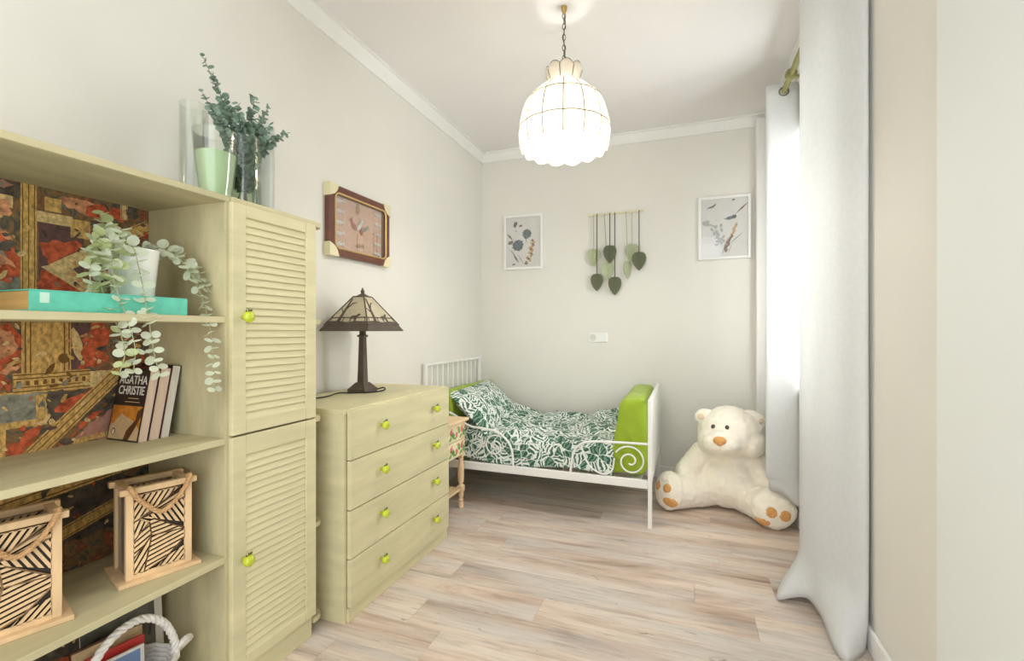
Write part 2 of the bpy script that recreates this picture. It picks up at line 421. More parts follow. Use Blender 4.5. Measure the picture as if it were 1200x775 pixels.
def frame(o, x, y):
    """matrix with origin o, in-plane axes x and y, and z normal to them"""
    x = Vector(x).normalized(); y = Vector(y).normalized(); z = x.cross(y)
    return Matrix(((x.x, y.x, z.x, o[0]), (x.y, y.y, z.y, o[1]), (x.z, y.z, z.z, o[2]), (0, 0, 0, 1)))
def blob(cx, cy, rx, ry, n=12, jit=0.18, rot=0.0, seed=0):
    rg = random.Random(seed); pts = []
    for i in range(n):
        a = 2 * math.pi * i / n; q = 1 + rg.uniform(-jit, jit)
        x, y = rx * q * math.cos(a), ry * q * math.sin(a)
        pts.append((cx + x * math.cos(rot) - y * math.sin(rot), cy + x * math.sin(rot) + y * math.cos(rot)))
    return pts
def clip(poly, region):
    """clip a convex polygon by a convex counter-clockwise region"""
    out = poly
    n = len(region)
    for i in range(n):
        (ax, ay), (bx, by) = region[i], region[(i + 1) % n]
        res = []
        for j in range(len(out)):
            p, q = out[j], out[(j + 1) % len(out)]
            dp = (bx - ax) * (p[1] - ay) - (by - ay) * (p[0] - ax)
            dq = (bx - ax) * (q[1] - ay) - (by - ay) * (q[0] - ax)
            if dp >= 0: res.append(p)
            if dp * dq < 0:
                t = dp / (dp - dq); res.append((p[0] + (q[0] - p[0]) * t, p[1] + (q[1] - p[1]) * t))
        out = res
        if len(out) < 3: return []
    return out

# ------------------------------------------------------------------ the room
XL, XR, YB, YF, ZC = -1.62, 0.60, 3.66, -0.80, 2.58
CR = 2.51                                               # lower edge of the cornice
fl = struct('floor', MB().box((XL, YF, -0.10), (XR, YB, -0.004)), 'plank')
rng = random.Random(3)
pw = 0.165; y = YF; row = 0
while y < YB - 0.001:
    y1 = min(y + pw, YB); x = XL - rng.uniform(0.0, 0.9)
    while x < XR:
        xa, xb = max(x, XL), min(x + 1.22, XR)
        if xb - xa > 0.01:
            obj('plank', MB().box((xa + 0.0004, y + 0.0004, -0.004), (xb - 0.0004, y1 - 0.0004, 0.0), 0.0006), 'plank', fl)
        x += 1.22
    y = y1; row += 1
struct('wall_left', MB().box((XL - 0.12, YF, -0.1), (XL, YB + 0.12, ZC)), 'wall')
struct('wall_back', MB().box((XL, YB, -0.1), (XR + 0.14, YB + 0.12, ZC)), 'wall')
WY0, WY1, WZ0, WZ1 = 2.12, 3.32, 0.78, 2.16             # window opening in the right wall
w = MB()
w.box((XR, 1.40, -0.1), (XR + 0.14, WY0, ZC)).box((XR, WY1, -0.1), (XR + 0.14, YB, ZC))
w.box((XR, WY0, -0.1), (XR + 0.14, WY1, WZ0)).box((XR, WY0, WZ1), (XR + 0.14, WY1, ZC))
struct('wall_right', w, 'wall', smooth=0)
struct('wall_right_front', MB().box((0.565, YF, -0.1), (XR + 0.14, 1.40, ZC)), 'wall_cool')
struct('ceiling', MB().box((XL - 0.12, YF, ZC), (XR + 0.14, YB + 0.12, ZC + 0.12)), 'ceiling')
# cornice: a small stepped cove on the left, back and right wall
prof = [(0, CR), (0.012, CR), (0.016, CR + 0.012), (0.024, CR + 0.026), (0.040, CR + 0.046), (0.046, CR + 0.058), (0.060, CR + 0.060), (0.060, ZC), (0, ZC)]
struct('trim_1', MB().prism([(-q, z) for q, z in prof], frame((XL, YB, 0), (-1, 0, 0), (0, 0, 1)), -(YB - YF)), 'trim')
struct('trim_2', MB().prism(prof, frame((XL, YB, 0), (0, -1, 0), (0, 0, 1)), -(XR - XL)), 'trim')
struct('trim_3', MB().prism(prof, frame((XR, YB, 0), (-1, 0, 0), (0, 0, 1)), -(YB - 1.40)), 'trim')
# white boxed strip in the back right corner
struct('trim_4', MB().box((0.462, 3.58, 0), (XR, YB, CR + 0.03), 0.003), 'trim')
struct('baseboard_back', MB().box((XL, YB - 0.014, 0), (0.462, YB, 0.082), 0.003), 'trim')
struct('baseboard_left', MB().box((XL, YF, 0), (XL + 0.014, YB - 0.014, 0.082), 0.003), 'trim')
struct('baseboard_right', MB().box((XR - 0.014, 1.40, 0), (XR, 3.58, 0.082), 0.004), 'trim')
# window
wi = struct('window_1', MB().box((XR + 0.05, WY0, WZ0), (XR + 0.10, WY1, WZ0 + 0.06), 0.004).box((XR + 0.05, WY0, WZ1 - 0.06), (XR + 0.10, WY1, WZ1), 0.004)
            .box((XR + 0.05, WY0, WZ0 + 0.06), (XR + 0.10, WY0 + 0.06, WZ1 - 0.06), 0.004).box((XR + 0.05, WY1 - 0.06, WZ0 + 0.06), (XR + 0.10, WY1, WZ1 - 0.06), 0.004)
            .box((XR + 0.05, (WY0 + WY1) / 2 - 0.045, WZ0 + 0.06), (XR + 0.10, (WY0 + WY1) / 2 + 0.045, WZ1 - 0.06), 0.004), 'trim')
obj('pane', MB().box((XR + 0.07, WY0 + 0.06, WZ0 + 0.06), (XR + 0.076, (WY0 + WY1) / 2 - 0.045, WZ1 - 0.06)), 'pane', wi)
obj('pane', MB().box((XR + 0.07, (WY0 + WY1) / 2 + 0.045, WZ0 + 0.06), (XR + 0.076, WY1 - 0.06, WZ1 - 0.06)), 'pane', wi)
obj('window_sill', MB().box((XR - 0.02, WY0 - 0.03, WZ0 - 0.03), (XR + 0.05, WY1 + 0.03, WZ0), 0.004), 'trim', wi)

# ------------------------------------------------------------------ curtains and rod
def curtain(name, label, plan, z0, z1, hem, group, fade=0.45, nz=44, per=7):
    """plan: outline seen from above; hem: for each plan point the (x, y, z) its lower end is drawn to"""
    top = catmull([(p[0], p[1], 0) for p in plan], per); low = catmull(hem, per); n = len(top) - 1
    mb = MB()
    def fn(u, v):
        i = min(int(round(u * n)), n); p = top[i]; q = low[i]
        z = z0 + (z1 - z0) * (1 - v) ** 1.0
        pos = Vector((p.x, p.y, z))
        pos.x += 0.004 * noise.noise((u * 9, z * 1.1, 3)); pos.y += 0.006 * noise.noise((u * 7, z * 1.3, 9))
        t = max(0.0, min(1.0, (fade - (z - z0)) / fade)); t = t * t * (3 - 2 * t)
        tgt = Vector((q.x, q.y, q.z + (z - z0) * (1 - 0.0)))
        out = pos.lerp(tgt, t)
        out.y += .016 * t * noise.noise((u * 11, z * 6, 21)); out.x += .012 * t * noise.noise((u * 13, z * 7, 33))
        return out
    mb.grid(fn, n, nz)
    root = thing(name, label, 'curtain', (plan[0][0], plan[0][1], 0), 0, group)
    cl = obj('cloth', mb, 'curtain', root, smooth=70, recalc=False)
    mods(cl, ('SOLIDIFY', dict(thickness=0.003, offset=0)))
    return root
near_plan = [(0.560, 2.44), (0.585, 2.36), (0.480, 2.30), (0.443, 2.20), (0.468, 2.10), (0.520, 2.00), (0.577, 1.905), (0.592, 1.97), (0.560, 2.04)]
near_hem = [(0.570, 2.44, 0.01), (0.585, 2.36, 0.02), (0.440, 2.30, 0.02), (0.350, 2.150, 0.004), (0.458, 2.095, 0.050), (0.484, 1.835, 0.003), (0.570, 1.897, 0.006), (0.590, 1.97, 0.01), (0.565, 2.04, 0.01)]
c1 = curtain('window_curtain', 'tall white curtain panel nearest the camera with its hem spread on the floor', near_plan, 0.0, 2.45, near_hem, None, 0.20, 90)
far_plan = [(0.588, 2.93), (0.560, 2.865), (0.470, 2.862), (0.416, 2.875), (0.455, 2.935), (0.555, 2.960), (0.585, 3.01), (0.545, 3.07), (0.580, 3.12), (0.548, 3.17), (0.585, 3.22), (0.550, 3.27)]
far_hem = [(0.590, 2.95, 0.25), (0.578, 2.868, 0.150), (0.500, 2.872, 0.205), (0.436, 2.890, 0.222), (0.480, 2.95, 0.25), (0.575, 2.975, 0.20), (0.590, 3.01, 0.12), (0.570, 3.07, 0.02), (0.585, 3.07, 0.02), (0.565, 3.17, 0.02), (0.588, 3.22, 0.02), (0.565, 3.27, 0.02)]
c2 = curtain('window_curtain', 'white curtain gathered at the far end of the rod behind the teddy bear', far_plan, 0.0, 2.416, far_hem, None, 0.35)
def ring(cx, cy, cz, axis_y_tilt, par):
    pts = [(cx + 0.022 * math.cos(a), cy, cz + 0.022 * math.sin(a)) for a in [2 * math.pi * i / 18 for i in range(18)]]
    obj('grommet', MB().tube(pts, 0.0055, 8, closed=True), 'steel', par)
ring(0.50, 2.862, 2.37, 0, c2)
ring(0.505, 2.03, 2.37, 0, c1)
rod = thing('curtain_rod', 'olive painted curtain rod above the window, passing through the white curtains', 'curtain rod', (0.50, 1.80, 2.37))
obj('pole', MB().tube([(0.50, 1.72, 2.37), (0.50, 3.27, 2.37)], 0.0135, 14), 'rod', rod)
for yb in (2.68, 1.78):
    obj('bracket', MB().tube([(0.50, yb - 0.012, 2.37), (0.50, yb + 0.012, 2.37)], 0.026, 16).tube([(0.505, yb, 2.355), (0.60, yb, 2.355)], 0.009, 8).box((0.592, yb - 0.02, 2.32), (0.60, yb + 0.02, 2.40), 0.002), 'rod', rod)
obj('finial', MB().ell((0.50, 3.285, 2.37), (0.022, 0.028, 0.022)), 'rod', rod)

# ------------------------------------------------------------------ bookcase (open shelves)
BX0, BX1, BY0, BY1 = -1.575, -1.240, 0.08, 1.0
bk = thing('bookcase', 'sage green open bookcase at the left with shelves in front of ornate printed fabric', 'bookcase', (-1.40, 0.54, 0))
obj('top_board', MB().box((BX0, BY0, 1.463), (BX1, BY1, 1.480), 0.0015), 'sage_shelf', bk)
for nm, (ya, yb) in (('side_panel', (BY1 - 0.016, BY1)), ('side_panel', (BY0, BY0 + 0.016))):
    obj(nm, MB().box((BX0, ya, 0), (BX1 - 0.001, yb, 1.463), 0.001), 'sage_shelf', bk)
SH = [1.130, 0.779, 0.437, 0.090]
for z in SH:
    obj('shelf', MB().box((BX0 + 0.006, BY0 + 0.016, z - 0.018), (BX1, BY1 - 0.016, z), 0.0015), 'sage_shelf', bk)
obj('plinth', MB().box((BX1 - 0.03, BY0 + 0.016, 0), (BX1 - 0.014, BY1 - 0.016, 0.072)), 'sage', bk)
bp = obj('back_panel', MB().box((BX0, BY0 + 0.016, 0.072), (BX0 + 0.006, BY1 - 0.016, 1.463)), 'fab_base', bk)
# flat print of the fabric: ornate gold bands, orange and plum fields (a plain invention)
FM = ['fab_gold', 'fab_tan', 'fab_line', 'fab_red', 'fab_flesh', 'fab_purple', 'fab_pink', 'fab_blue', 'fab_dark']
fb = MB(); FX = BX0 + 0.006; _lay = [0]
def fp(poly, mi):
    _lay[0] += 1
    fine = []
    for (x0, y0_), (x1_, y1_) in zip(poly, poly[1:] + poly[:1]):  # woven edges are never ruler straight
        m_ = max(1, int(math.hypot(x1_ - x0, y1_ - y0_) / (.006 if mi in (3, 4, 6, 7, 8) else .012)))
        fine += [(x0 + (x1_ - x0) * q / m_, y0_ + (y1_ - y0_) * q / m_) for q in range(m_)]
    am = .010 if mi in (3, 4, 6, 7, 8) else .0012
    poly = [(x + am * noise.noise((x * 60, y_ * 60, mi)), y_ + am * noise.noise((x * 60, y_ * 60, mi + 30))) for x, y_ in fine]
    fb.prism(poly, frame((FX, 0, 0), (0, 1, 0), (0, 0, 1)), 0.0004 + 0.000006 * _lay[0], mi)
def frect(a, b, mi): fp([(a[0], a[1]), (b[0], a[1]), (b[0], b[1]), (a[0], b[1])], mi)
def fband(p, q, wd, mi, lines=2):
    d = Vector((q[0] - p[0], q[1] - p[1])); n_ = Vector((-d.y, d.x)).normalized()
    def strip(o, ww, m_): fp([(p[0] + n_.x * (o - ww), p[1] + n_.y * (o - ww)), (q[0] + n_.x * (o - ww), q[1] + n_.y * (o - ww)), (q[0] + n_.x * (o + ww), q[1] + n_.y * (o + ww)), (p[0] + n_.x * (o + ww), p[1] + n_.y * (o + ww))], m_)
    strip(0, wd / 2, mi)
    for i in range(lines): strip(-wd * 0.36 + wd * 0.72 * i / max(1, lines - 1), wd * 0.035, 2)
sd = 0
for cy_, cz_, ry_, rz_, m_ in [(0.30, 1.28, .17, .14, 7), (0.30, 1.02, .16, .13, 8), (0.45, 0.85, .17, .07, 5), (0.40, 0.62, .28, .09, 8), (0.75, 0.60, .2, .10, 8), (0.62, 1.22, .08, .10, 7), (0.35, 0.25, .25, .12, 3), (0.8, 0.25, .2, .12, 8)]:
    sd += 1; fp(blob(cy_, cz_, ry_, rz_, 14, 0.1, 0, sd), m_)
frect((0.718, 1.190), (0.815, 1.372), 5)                       # plum field with two orange wedges
fp([(0.718, 1.318), (0.812, 1.338), (0.812, 1.320), (0.738, 1.262), (0.728, 1.290)], 3)
fp([(0.718, 1.192), (0.822, 1.190), (0.740, 1.252), (0.722, 1.240)], 3)
fp([(0.722, 1.256), (0.736, 1.262), (0.840, 1.335), (0.852, 1.300), (0.790, 1.258), (0.852, 1.200), (0.828, 1.185)], 1)
frect((0.633, 1.395), (0.668, 1.425), 1); fp(blob(0.648, 1.392, .020, .022, 9, .25, .3, 21), 4)
for i, (a, b, p, q, m_) in enumerate([(0.640, 1.320, .026, .030, 4), (0.664, 1.285, .016, .052, 3), (0.640, 1.262, .024, .040, 4), (0.672, 1.236, .012, .028, 3), (0.648, 1.222, .026, .014, 3), (0.655, 1.30, .012, .02, 8)]):
    fp(blob(a, b, p, q, 10, 0.25, 0.4 * i, 30 + i), m_)
fp(blob(0.640, 1.193, .04, .02, 10, .2, 0, 37), 7)
frect((0.633, 1.425), (0.690, 1.463), 8); fp(blob(0.655, 1.452, .018, .008, 8, .3, .2, 38), 6)
fband((0.698, 1.18), (0.698, 1.463), 0.032, 0, 3)              # upright gold band
frect((0.714, 1.372), (0.790, 1.400), 1); frect((0.730, 1.404), (0.765, 1.440), 0); frect((0.785, 1.345), (0.830, 1.395), 0)
fp(blob(0.815, 1.432, .060, .018, 12, .12, -0.25, 41), 4); fp(blob(0.850, 1.430, .030, .022, 10, .2, 0.3, 42), 3)
fp(blob(0.900, 1.43, .03, .02, 10, .2, 0, 43), 3)
fband((0.915, 1.42), (0.915, 1.475 - .012), 0.018, 1, 2); fband((0.86, 1.335), (0.985, 1.415), 0.036, 0, 2)
fp(blob(0.935, 1.44, .02, .02, 9, .2, 0, 44), 8); frect((0.93, 1.15), (0.984, 1.33), 8)
# second tier
fp(blob(0.650, 1.055, .038, .048, 14, .06, 0, 51), 3); fp(blob(0.650, 1.055, .028, .036, 12, .1, 0, 52), 4)
fp(blob(0.640, 0.985, .014, .032, 10, .2, .5, 53), 3); fp(blob(0.665, 0.995, .022, .008, 9, .2, .5, 54), 4)
frect((0.684, 0.975), (0.786, 1.112), 0)
for dy in (0.690, 0.700, 0.770, 0.780): frect((dy, 0.975), (dy + .003, 1.112), 2)
fp(blob(0.770, 1.015, .012, .014, 10, .1, 0, 55), 2)
frect((0.786, 0.985), (0.835, 1.112), 5); fp(blob(0.800, 1.05, .010, .05, 9, .2, .2, 56), 1); fp(blob(0.845, 1.055, .030, .065, 12, .15, -.2, 57), 3); fp(blob(0.835, 1.0, .035, .014, 10, .15, .35, 58), 3)
frect((0.668, 0.928), (0.830, 0.982), 0); frect((0.830, 0.930), (0.905, 0.975), 1)
for dz in (0.934, 0.944, 0.966, 0.976): frect((0.668, dz), (0.830, dz + .003), 2)
for k_ in range(9): frect((0.675 + k_ * 0.017, 0.950), (0.683 + k_ * 0.017, 0.962), 2)
frect((0.60, 0.905), (0.668, 0.935), 0); frect((0.52, 0.860), (0.730, 0.930), 7); frect((0.52, 0.845), (0.735, 0.862), 0); frect((0.712, 0.862), (0.735, 0.925), 0)
frect((0.60, 0.775), (0.655, 0.862), 0)
frect((0.735, 0.85), (0.93, 0.928), 8)
for i, (a, b, p, q, ro) in enumerate([(0.790, 0.895, .034, .013, .5), (0.770, 0.882, .018, .014, 0), (0.830, 0.915, .03, .010, .5), (0.700, 0.82, .016, .036, -.5), (0.676, 0.792, .018, .020, 0)]):
    fp(blob(a, b, p, q, 10, .2, ro, 60 + i), 3)
for i, (a, b) in enumerate([(0.722, 0.850), (0.735, 0.862), (0.745, 0.848)]): fp(blob(a, b, .011, .006, 8, .2, 1.0 * i, 70 + i), 1)
fp([(0.775, 0.780), (0.985, 0.780), (0.985, 0.872), (0.905, 0.868), (0.835, 0.835)], 6)
fp([(0.770, 0.785), (0.79, 0.80), (0.86, 0.862), (0.835, 0.862)], 3)
fband((0.700, 0.765), (0.930, 0.995), 0.040, 0, 3)
fband((0.79, 0.785), (0.90, 0.795), 0.014, 0, 0); fp(blob(0.775, 0.79, .014, .008, 8, .2, .3, 81), 8)
# third tier, in shade under the shelf
fband((0.30, 0.62), (0.95, 0.70), 0.05, 0, 3); fband((0.50, 0.46), (0.95, 0.60), 0.035, 0, 2); fp(blob(0.66, 0.74, .05, .02, 10, .2, 0, 82), 3); fp(blob(0.80, 0.735, .06, .016, 10, .2, 0, 83), 4)
fp(blob(0.56, 0.70, .05, .02, 10, .2, 0, 84), 3); frect((0.55, 0.10), (0.57, 0.41), 0); frect((0.80, 0.36), (0.90, 0.42), 0); fp(blob(0.92, 0.33, .03, .05, 10, .2, 0, 85), 8)
rgf = random.Random(77)
for i in range(620):                                            # small painterly touches all over the print
    a, b = rgf.uniform(.42, .975), rgf.choice((rgf.uniform(.79, 1.45), rgf.uniform(.79, 1.45), rgf.uniform(.1, .75)))
    if .675 < a < .79 and b > .98 and i % 4: continue
    r_ = rgf.uniform(.0025, .008); fp(blob(a, b, r_ * rgf.uniform(.8, 2), r_ * .7, 7, .3, rgf.uniform(0, 3), 300 + i), rgf.choice((2, 2, 3, 4, 4, 1, 1, 0, 0, 7, 8, 5)))
obj('fabric_print', fb, FM, bp, smooth=0, recalc=False)

# ------------------------------------------------------------------ cupboard with two louvred doors
def knob_mesh():
    mb = MB()
    m = Matrix.Rotation(R(90), 4, 'Y')                          # grows along +X
    mb.lathe([(0.006, 0.0), (0.006, 0.012), (0.010, 0.013), (0.0155, 0.018), (0.0175, 0.025), (0.0155, 0.032), (0.009, 0.037), (0.002, 0.0375)], 20, mat=m, lobes=5, amp=0.06)
    mb.tube([(0.025, 0, 0.014), (0.026, -0.002, 0.024)], [0.0022, 0.0016], 6, mi=1)
    mb.ell((0.025, 0.006, 0.0185), (0.003, 0.007, 0.004), Matrix.Rotation(R(35), 3, 'X'), 8, 6, mi=1)
    mb.ell((0.025, -0.008, 0.017), (0.003, 0.004, 0.003), None, 8, 6, mi=1)
    bmesh.ops.recalc_face_normals(mb.bm, faces=mb.bm.faces[:])
    me = bpy.data.meshes.new('knob'); mb.bm.to_mesh(me); mb.bm.free()
    me.materials.append(M['lime']); me.materials.append(M['lime_dark'])
    me.polygons.foreach_set('use_smooth', [True] * len(me.polygons)); return me
KNOB = knob_mesh()
CY0, CY1 = 1.0, 1.326; DX = -1.228
cp = thing('cupboard', 'tall narrow sage green cupboard with two louvred doors beside the bookcase', 'cupboard', (-1.40, 1.163, 0))
for ya, yb in ((CY0 + 0.001, CY0 + 0.016), (CY1 - 0.016, CY1)):
    obj('side_panel', MB().box((BX0, ya, 0), (DX - 0.020, yb, 1.466), 0.001), 'sage', cp)
obj('top_board', MB().box((BX0, CY0 + 0.001, 1.466), (DX - 0.008, CY1 + 0.002, 1.480), 0.0015), 'sage_shelf', cp)
obj('bottom_board', MB().box((BX0, CY0 + 0.016, 0.085), (DX - 0.020, CY1 - 0.016, 0.101)), 'sage', cp)
obj('back_panel', MB().box((BX0, CY0 + 0.016, 0.0), (BX0 + 0.006, CY1 - 0.016, 1.466)), 'sage', cp)
obj('plinth', MB().box((DX - 0.036, CY0 + 0.016, 0), (DX - 0.018, CY1 - 0.004, 0.085), 0.001), 'sage', cp)
def slat_mesh(L):
    mb = MB(); mb.box((-0.003, -L / 2, -0.0145), (0.003, L / 2, 0.0145), 0.0012)
    me = bpy.data.meshes.new('slat'); mb.bm.to_mesh(me); mb.bm.free(); me.materials.append(M['sage']); return me
SLAT = slat_mesh(0.241)
for z0, z1, l0, l1, kz in ((0.783, 1.465, 0.825, 1.428, 1.130), (0.083, 0.777, 0.120, 0.718, 0.412)):
    yl, yr = CY0 - 0.004, CY1
    d = MB()
    d.box((DX - 0.019, yl, z0), (DX, 1.042, z1), 0.002).box((DX - 0.019, 1.278, z0), (DX, yr, z1), 0.002)
    d.box((DX - 0.019, 1.042, l1), (DX, 1.278, z1), 0.002).box((DX - 0.019, 1.042, z0), (DX, 1.278, l0), 0.002)
    d.box((DX - 0.0185, 1.042, l0), (DX - 0.0165, 1.278, l1))
    dr = obj('door', d, 'sage', cp, smooth=0)
    n = 27
    for i in range(n):
        piece('slat', SLAT, dr, (DX - 0.0085, 1.160, l0 + (l1 - l0) * (i + 0.5) / n), (0, R(-18), 0))
    kb = piece('knob', KNOB, dr, (DX, 1.030, kz))
# rounded end shelves on the far side of the cupboard
for z in (1.480, 1.130, 0.779, 0.400, 0.062):
    pts = [(BX0, CY1 + 0.002), (DX - 0.012, CY1 + 0.002)] + [(BX0 + (DX - 0.012 - BX0) * math.cos(a) ** 0.35, CY1 + 0.002 + 0.070 * math.sin(a) ** 0.55) for a in [R(v) for v in (8, 20, 35, 50, 65, 80)]] + [(BX0, CY1 + 0.072)]
    obj('end_shelf', MB().prism(pts, Matrix.Translation((0, 0, z - 0.017)), 0.017), 'sage_shelf', cp)
pouch = MB().prism([(-0.030, 0.0), (0.030, 0.0), (0.036, -0.04), (0.020, -0.075), (-0.02, -0.08), (-0.036, -0.04)], frame((-1.33, 1.352, 0.758), (1, 0, 0), (0, 0, 1)), 0.012)
tag(obj('cloth_pouch', pouch, 'dark_teal', None, origin=(-1.33, 1.352, 0.758)), 'small dark teal cloth hanging under the end shelf between cupboard and chest', 'pouch')

# ------------------------------------------------------------------ chest of drawers
HX, HY0, HY1 = -1.162, 1.414, 2.206
ch = thing('chest_of_drawers', 'sage green chest of four wide drawers with lime green knobs against the left wall', 'chest of drawers', (-1.39, 1.81, 0))
obj('top_board', MB().box((-1.605, HY0 - 0.002, 0.778), (HX - 0.016, HY1 + 0.002, 0.796), 0.002), 'sage', ch)
for ya, yb in ((HY0, HY0 + 0.016), (HY1 - 0.016, HY1)):
    obj('side_panel', MB().box((-1.600, ya, 0), (HX - 0.019, yb, 0.778), 0.001), 'sage', ch)
obj('back_panel', MB().box((-1.604, HY0 + 0.016, 0.02), (-1.600, HY1 - 0.016, 0.778)), 'sage', ch)
obj('plinth', MB().box((HX - 0.030, HY0 + 0.016, 0), (HX - 0.012, HY1 - 0.002, 0.052), 0.001), 'sage', ch)
zs = [0.792, 0.604, 0.419, 0.237, 0.056]
for z1, z0, kz in zip(zs, zs[1:], (0.706, 0.526, 0.347, 0.160)):
    dr = obj('drawer', MB().box((HX - 0.017, HY0 + 0.013, z0 + 0.0018), (HX, HY1 - 0.004, z1 - 0.0018), 0.0015).box((-1.58, HY0 + 0.03, z0 + 0.02), (HX - 0.017, HY1 - 0.03, z1 - 0.04)), 'sage', ch, smooth=0)
    for ky in (1.612, 2.036): piece('knob', KNOB, dr, (HX, ky, kz))

# ------------------------------------------------------------------ table lamp
LX, LY, LZ = -1.45, 1.868, 0.796
lp = thing('table_lamp', 'bronze table lamp with pyramid art glass shade on the chest of drawers', 'lamp', (LX, LY, LZ))
def sq(mb, s, z, prev=None):
    return [mb.bm.verts.new((LX + a * s, LY + b * s, LZ + z)) for a, b in ((-1, -1), (1, -1), (1, 1), (-1, 1))]
def square_lathe(prof):
    mb = MB(); rg = [sq(mb, s_, z_) for s_, z_ in prof]
    for a, b in zip(rg, rg[1:]):
        for j in range(4): mb.bm.faces.new((a[j], a[(j + 1) % 4], b[(j + 1) % 4], b[j]))
    mb.bm.faces.new(rg[0][::-1]); mb.bm.faces.new(rg[-1]); return mb
obj('base', square_lathe([(0.049, 0), (0.049, 0.016), (0.046, 0.019), (0.026, 0.042), (0.022, 0.046)]), 'bronze', lp)
obj('stem', square_lathe([(0.0175, 0.046), (0.012, 0.262), (0.018, 0.264), (0.018, 0.272), (0.011, 0.275), (0.010, 0.31)]), 'bronze', lp, smooth=20)
S0, Z0, S1, Z1 = 0.122, 0.320, 0.030, 0.455
ridge = MB()
cor = ((-1, -1), (1, -1), (1, 1), (-1, 1))
for a, b in cor: ridge.tube([(LX + a * S0, LY + b * S0, LZ + Z0), (LX + a * S1, LY + b * S1, LZ + Z1)], 0.0035, 6)
for i in range(4):
    a, b = cor[i], cor[(i + 1) % 4]
    ridge.tube([(LX + a[0] * S1, LY + a[1] * S1, LZ + Z1), (LX + b[0] * S1, LY + b[1] * S1, LZ + Z1)], 0.0035, 6)
obj('shade_frame', ridge, 'bronze', lp)
obj('shade_rim', square_lathe([(0.137, 0.291), (0.138, 0.294), (0.120, 0.322), (0.116, 0.330), (0.114, 0.329), (0.118, 0.321), (0.134, 0.2915)]), 'bronze', lp, smooth=0)
for i in range(4):
    a, b = cor[i], cor[(i + 1) % 4]
    p0 = Vector((LX + a[0] * S0, LY + a[1] * S0, LZ + Z0)); p1 = Vector((LX + b[0] * S0, LY + b[1] * S0, LZ + Z0))
    q0 = Vector((LX + a[0] * S1, LY + a[1] * S1, LZ + Z1)); q1 = Vector((LX + b[0] * S1, LY + b[1] * S1, LZ + Z1))
    mid = (p0 + p1) / 2; fm = frame(mid, p1 - p0, (q0 + q1) / 2 - mid)
    H_ = ((q0 + q1) / 2 - mid).length
    tp = lambda v, k_=1.0: (S0 + (S1 - S0) * v / H_) * k_
    g = MB().prism([(-tp(0), 0), (tp(0), 0), (tp(H_), H_), (-tp(H_), H_)], fm, -0.002)
    obj('glass_panel', g, 'cream_glass', lp, smooth=0)
    fi = MB(); e = 0.0018
    fi.prism([(-tp(0), 0), (tp(0), 0), (tp(.018), .018), (tp(.014) * .4, .020), (0, .014), (-tp(.02) * .5, .022), (-tp(.018), .018)], fm, e)
    fi.prism([(-tp(.040), .038), (tp(.040), .038), (tp(.043), .043), (-tp(.043), .043)], fm, e)
    for xk in (-0.9, -0.25, 0.35, 0.9): fi.prism([(tp(.02) * xk - .0015, .012), (tp(.02) * xk + .0015, .012), (tp(.042) * xk + .0015, .044), (tp(.042) * xk - .0015, .044)], fm, e)
    fi.prism([(-.062, .010), (-.042, .010), (-.034, .08), (-.024, .150), (-.030, .150), (-.046, .08)], fm, e)
    fi.prism([(-.036, .085), (-.012, .118), (.010, .128), (-.014, .124), (-.037, .094)], fm, e)
    fi.prism([(-.042, .070), (-.060, .092), (-.066, .094), (-.050, .072)], fm, e)
    fi.prism([(.012, .018), (.016, .018), (.018, .034), (.040, .034), (.042, .018), (.046, .018), (.046, .044), (.052, .052), (.058, .054), (.056, .060), (.046, .062), (.040, .052), (.014, .050), (.010, .040)], fm, e + .0004)
    obj('filigree', fi, 'bronze', lp, smooth=0)
obj('finial', MB().lathe([(0.033, Z1 - 0.002), (0.030, Z1 + 0.004), (0.012, Z1 + 0.014), (0.007, Z1 + 0.018), (0.010, Z1 + 0.026), (0.006, Z1 + 0.034), (0.002, Z1 + 0.044)], 16, (LX, LY, LZ)), 'bronze', lp)
obj('socket', MB().lathe([(0.012, 0.30), (0.018, 0.305), (0.018, 0.345)], 12, (LX, LY, LZ)).ell((LX, LY, LZ + 0.375), (0.024, 0.024, 0.032)), 'plastic', lp)
cz = LZ + 0.0045
obj('power_cord', MB().tube(catmull([(LX + 0.035, LY + 0.048, cz), (LX + 0.075, LY + 0.06, cz + .012), (LX + 0.10, LY + 0.03, cz + 0.004), (LX + 0.07, LY - 0.03, cz), (LX + 0.0, LY - 0.08, cz), (-1.47, 1.72, cz + .006), (-1.45, 1.62, cz + .004), (-1.50, 1.53, cz)], 6), 0.0035, 6), 'black', lp)
obj('cord_switch', MB().box((-1.515, 1.49, LZ + 0.001), (-1.470, 1.56, LZ + 0.022), 0.004), 'black', lp)

# ------------------------------------------------------------------ things on top of the cupboard
TZ = 1.4805
def shell(ro, h, t=0.003, flare=None, base=0.012):
    """open vessel profile: outside up, inside down"""
    f = flare or (lambda k_: 1.0)
    st = [i / 10 for i in range(11)]
    return [(0.001, 0)] + [(ro * f(q), q * h) for q in st] + [(ro * f(q) - t, q * h) for q in reversed(st) if q * h > base] + [(ro * f(base / h) - t, base), (0.001, base)]
t = thing('cylinder_vase', 'tall empty clear glass cylinder vase at the wall side behind the green candle', 'vase', (-1.46, 1.050, TZ))
obj('glass', MB().lathe(shell(0.040, 0.325), 28, (-1.46, 1.050, TZ), cap=False), 'glass', t)
t = thing('candle_vase', 'flared clear glass vase half filled with pale green wax', 'candle', (-1.325, 1.020, TZ))
fl_ = lambda q: 0.66 + 0.34 * max(0, (q - 0.08)) ** 0.8 if q > .08 else 0.66
obj('glass', MB().lathe(shell(0.064, 0.205, 0.003, fl_), 32, (-1.325, 1.020, TZ), cap=False), 'glass', t)
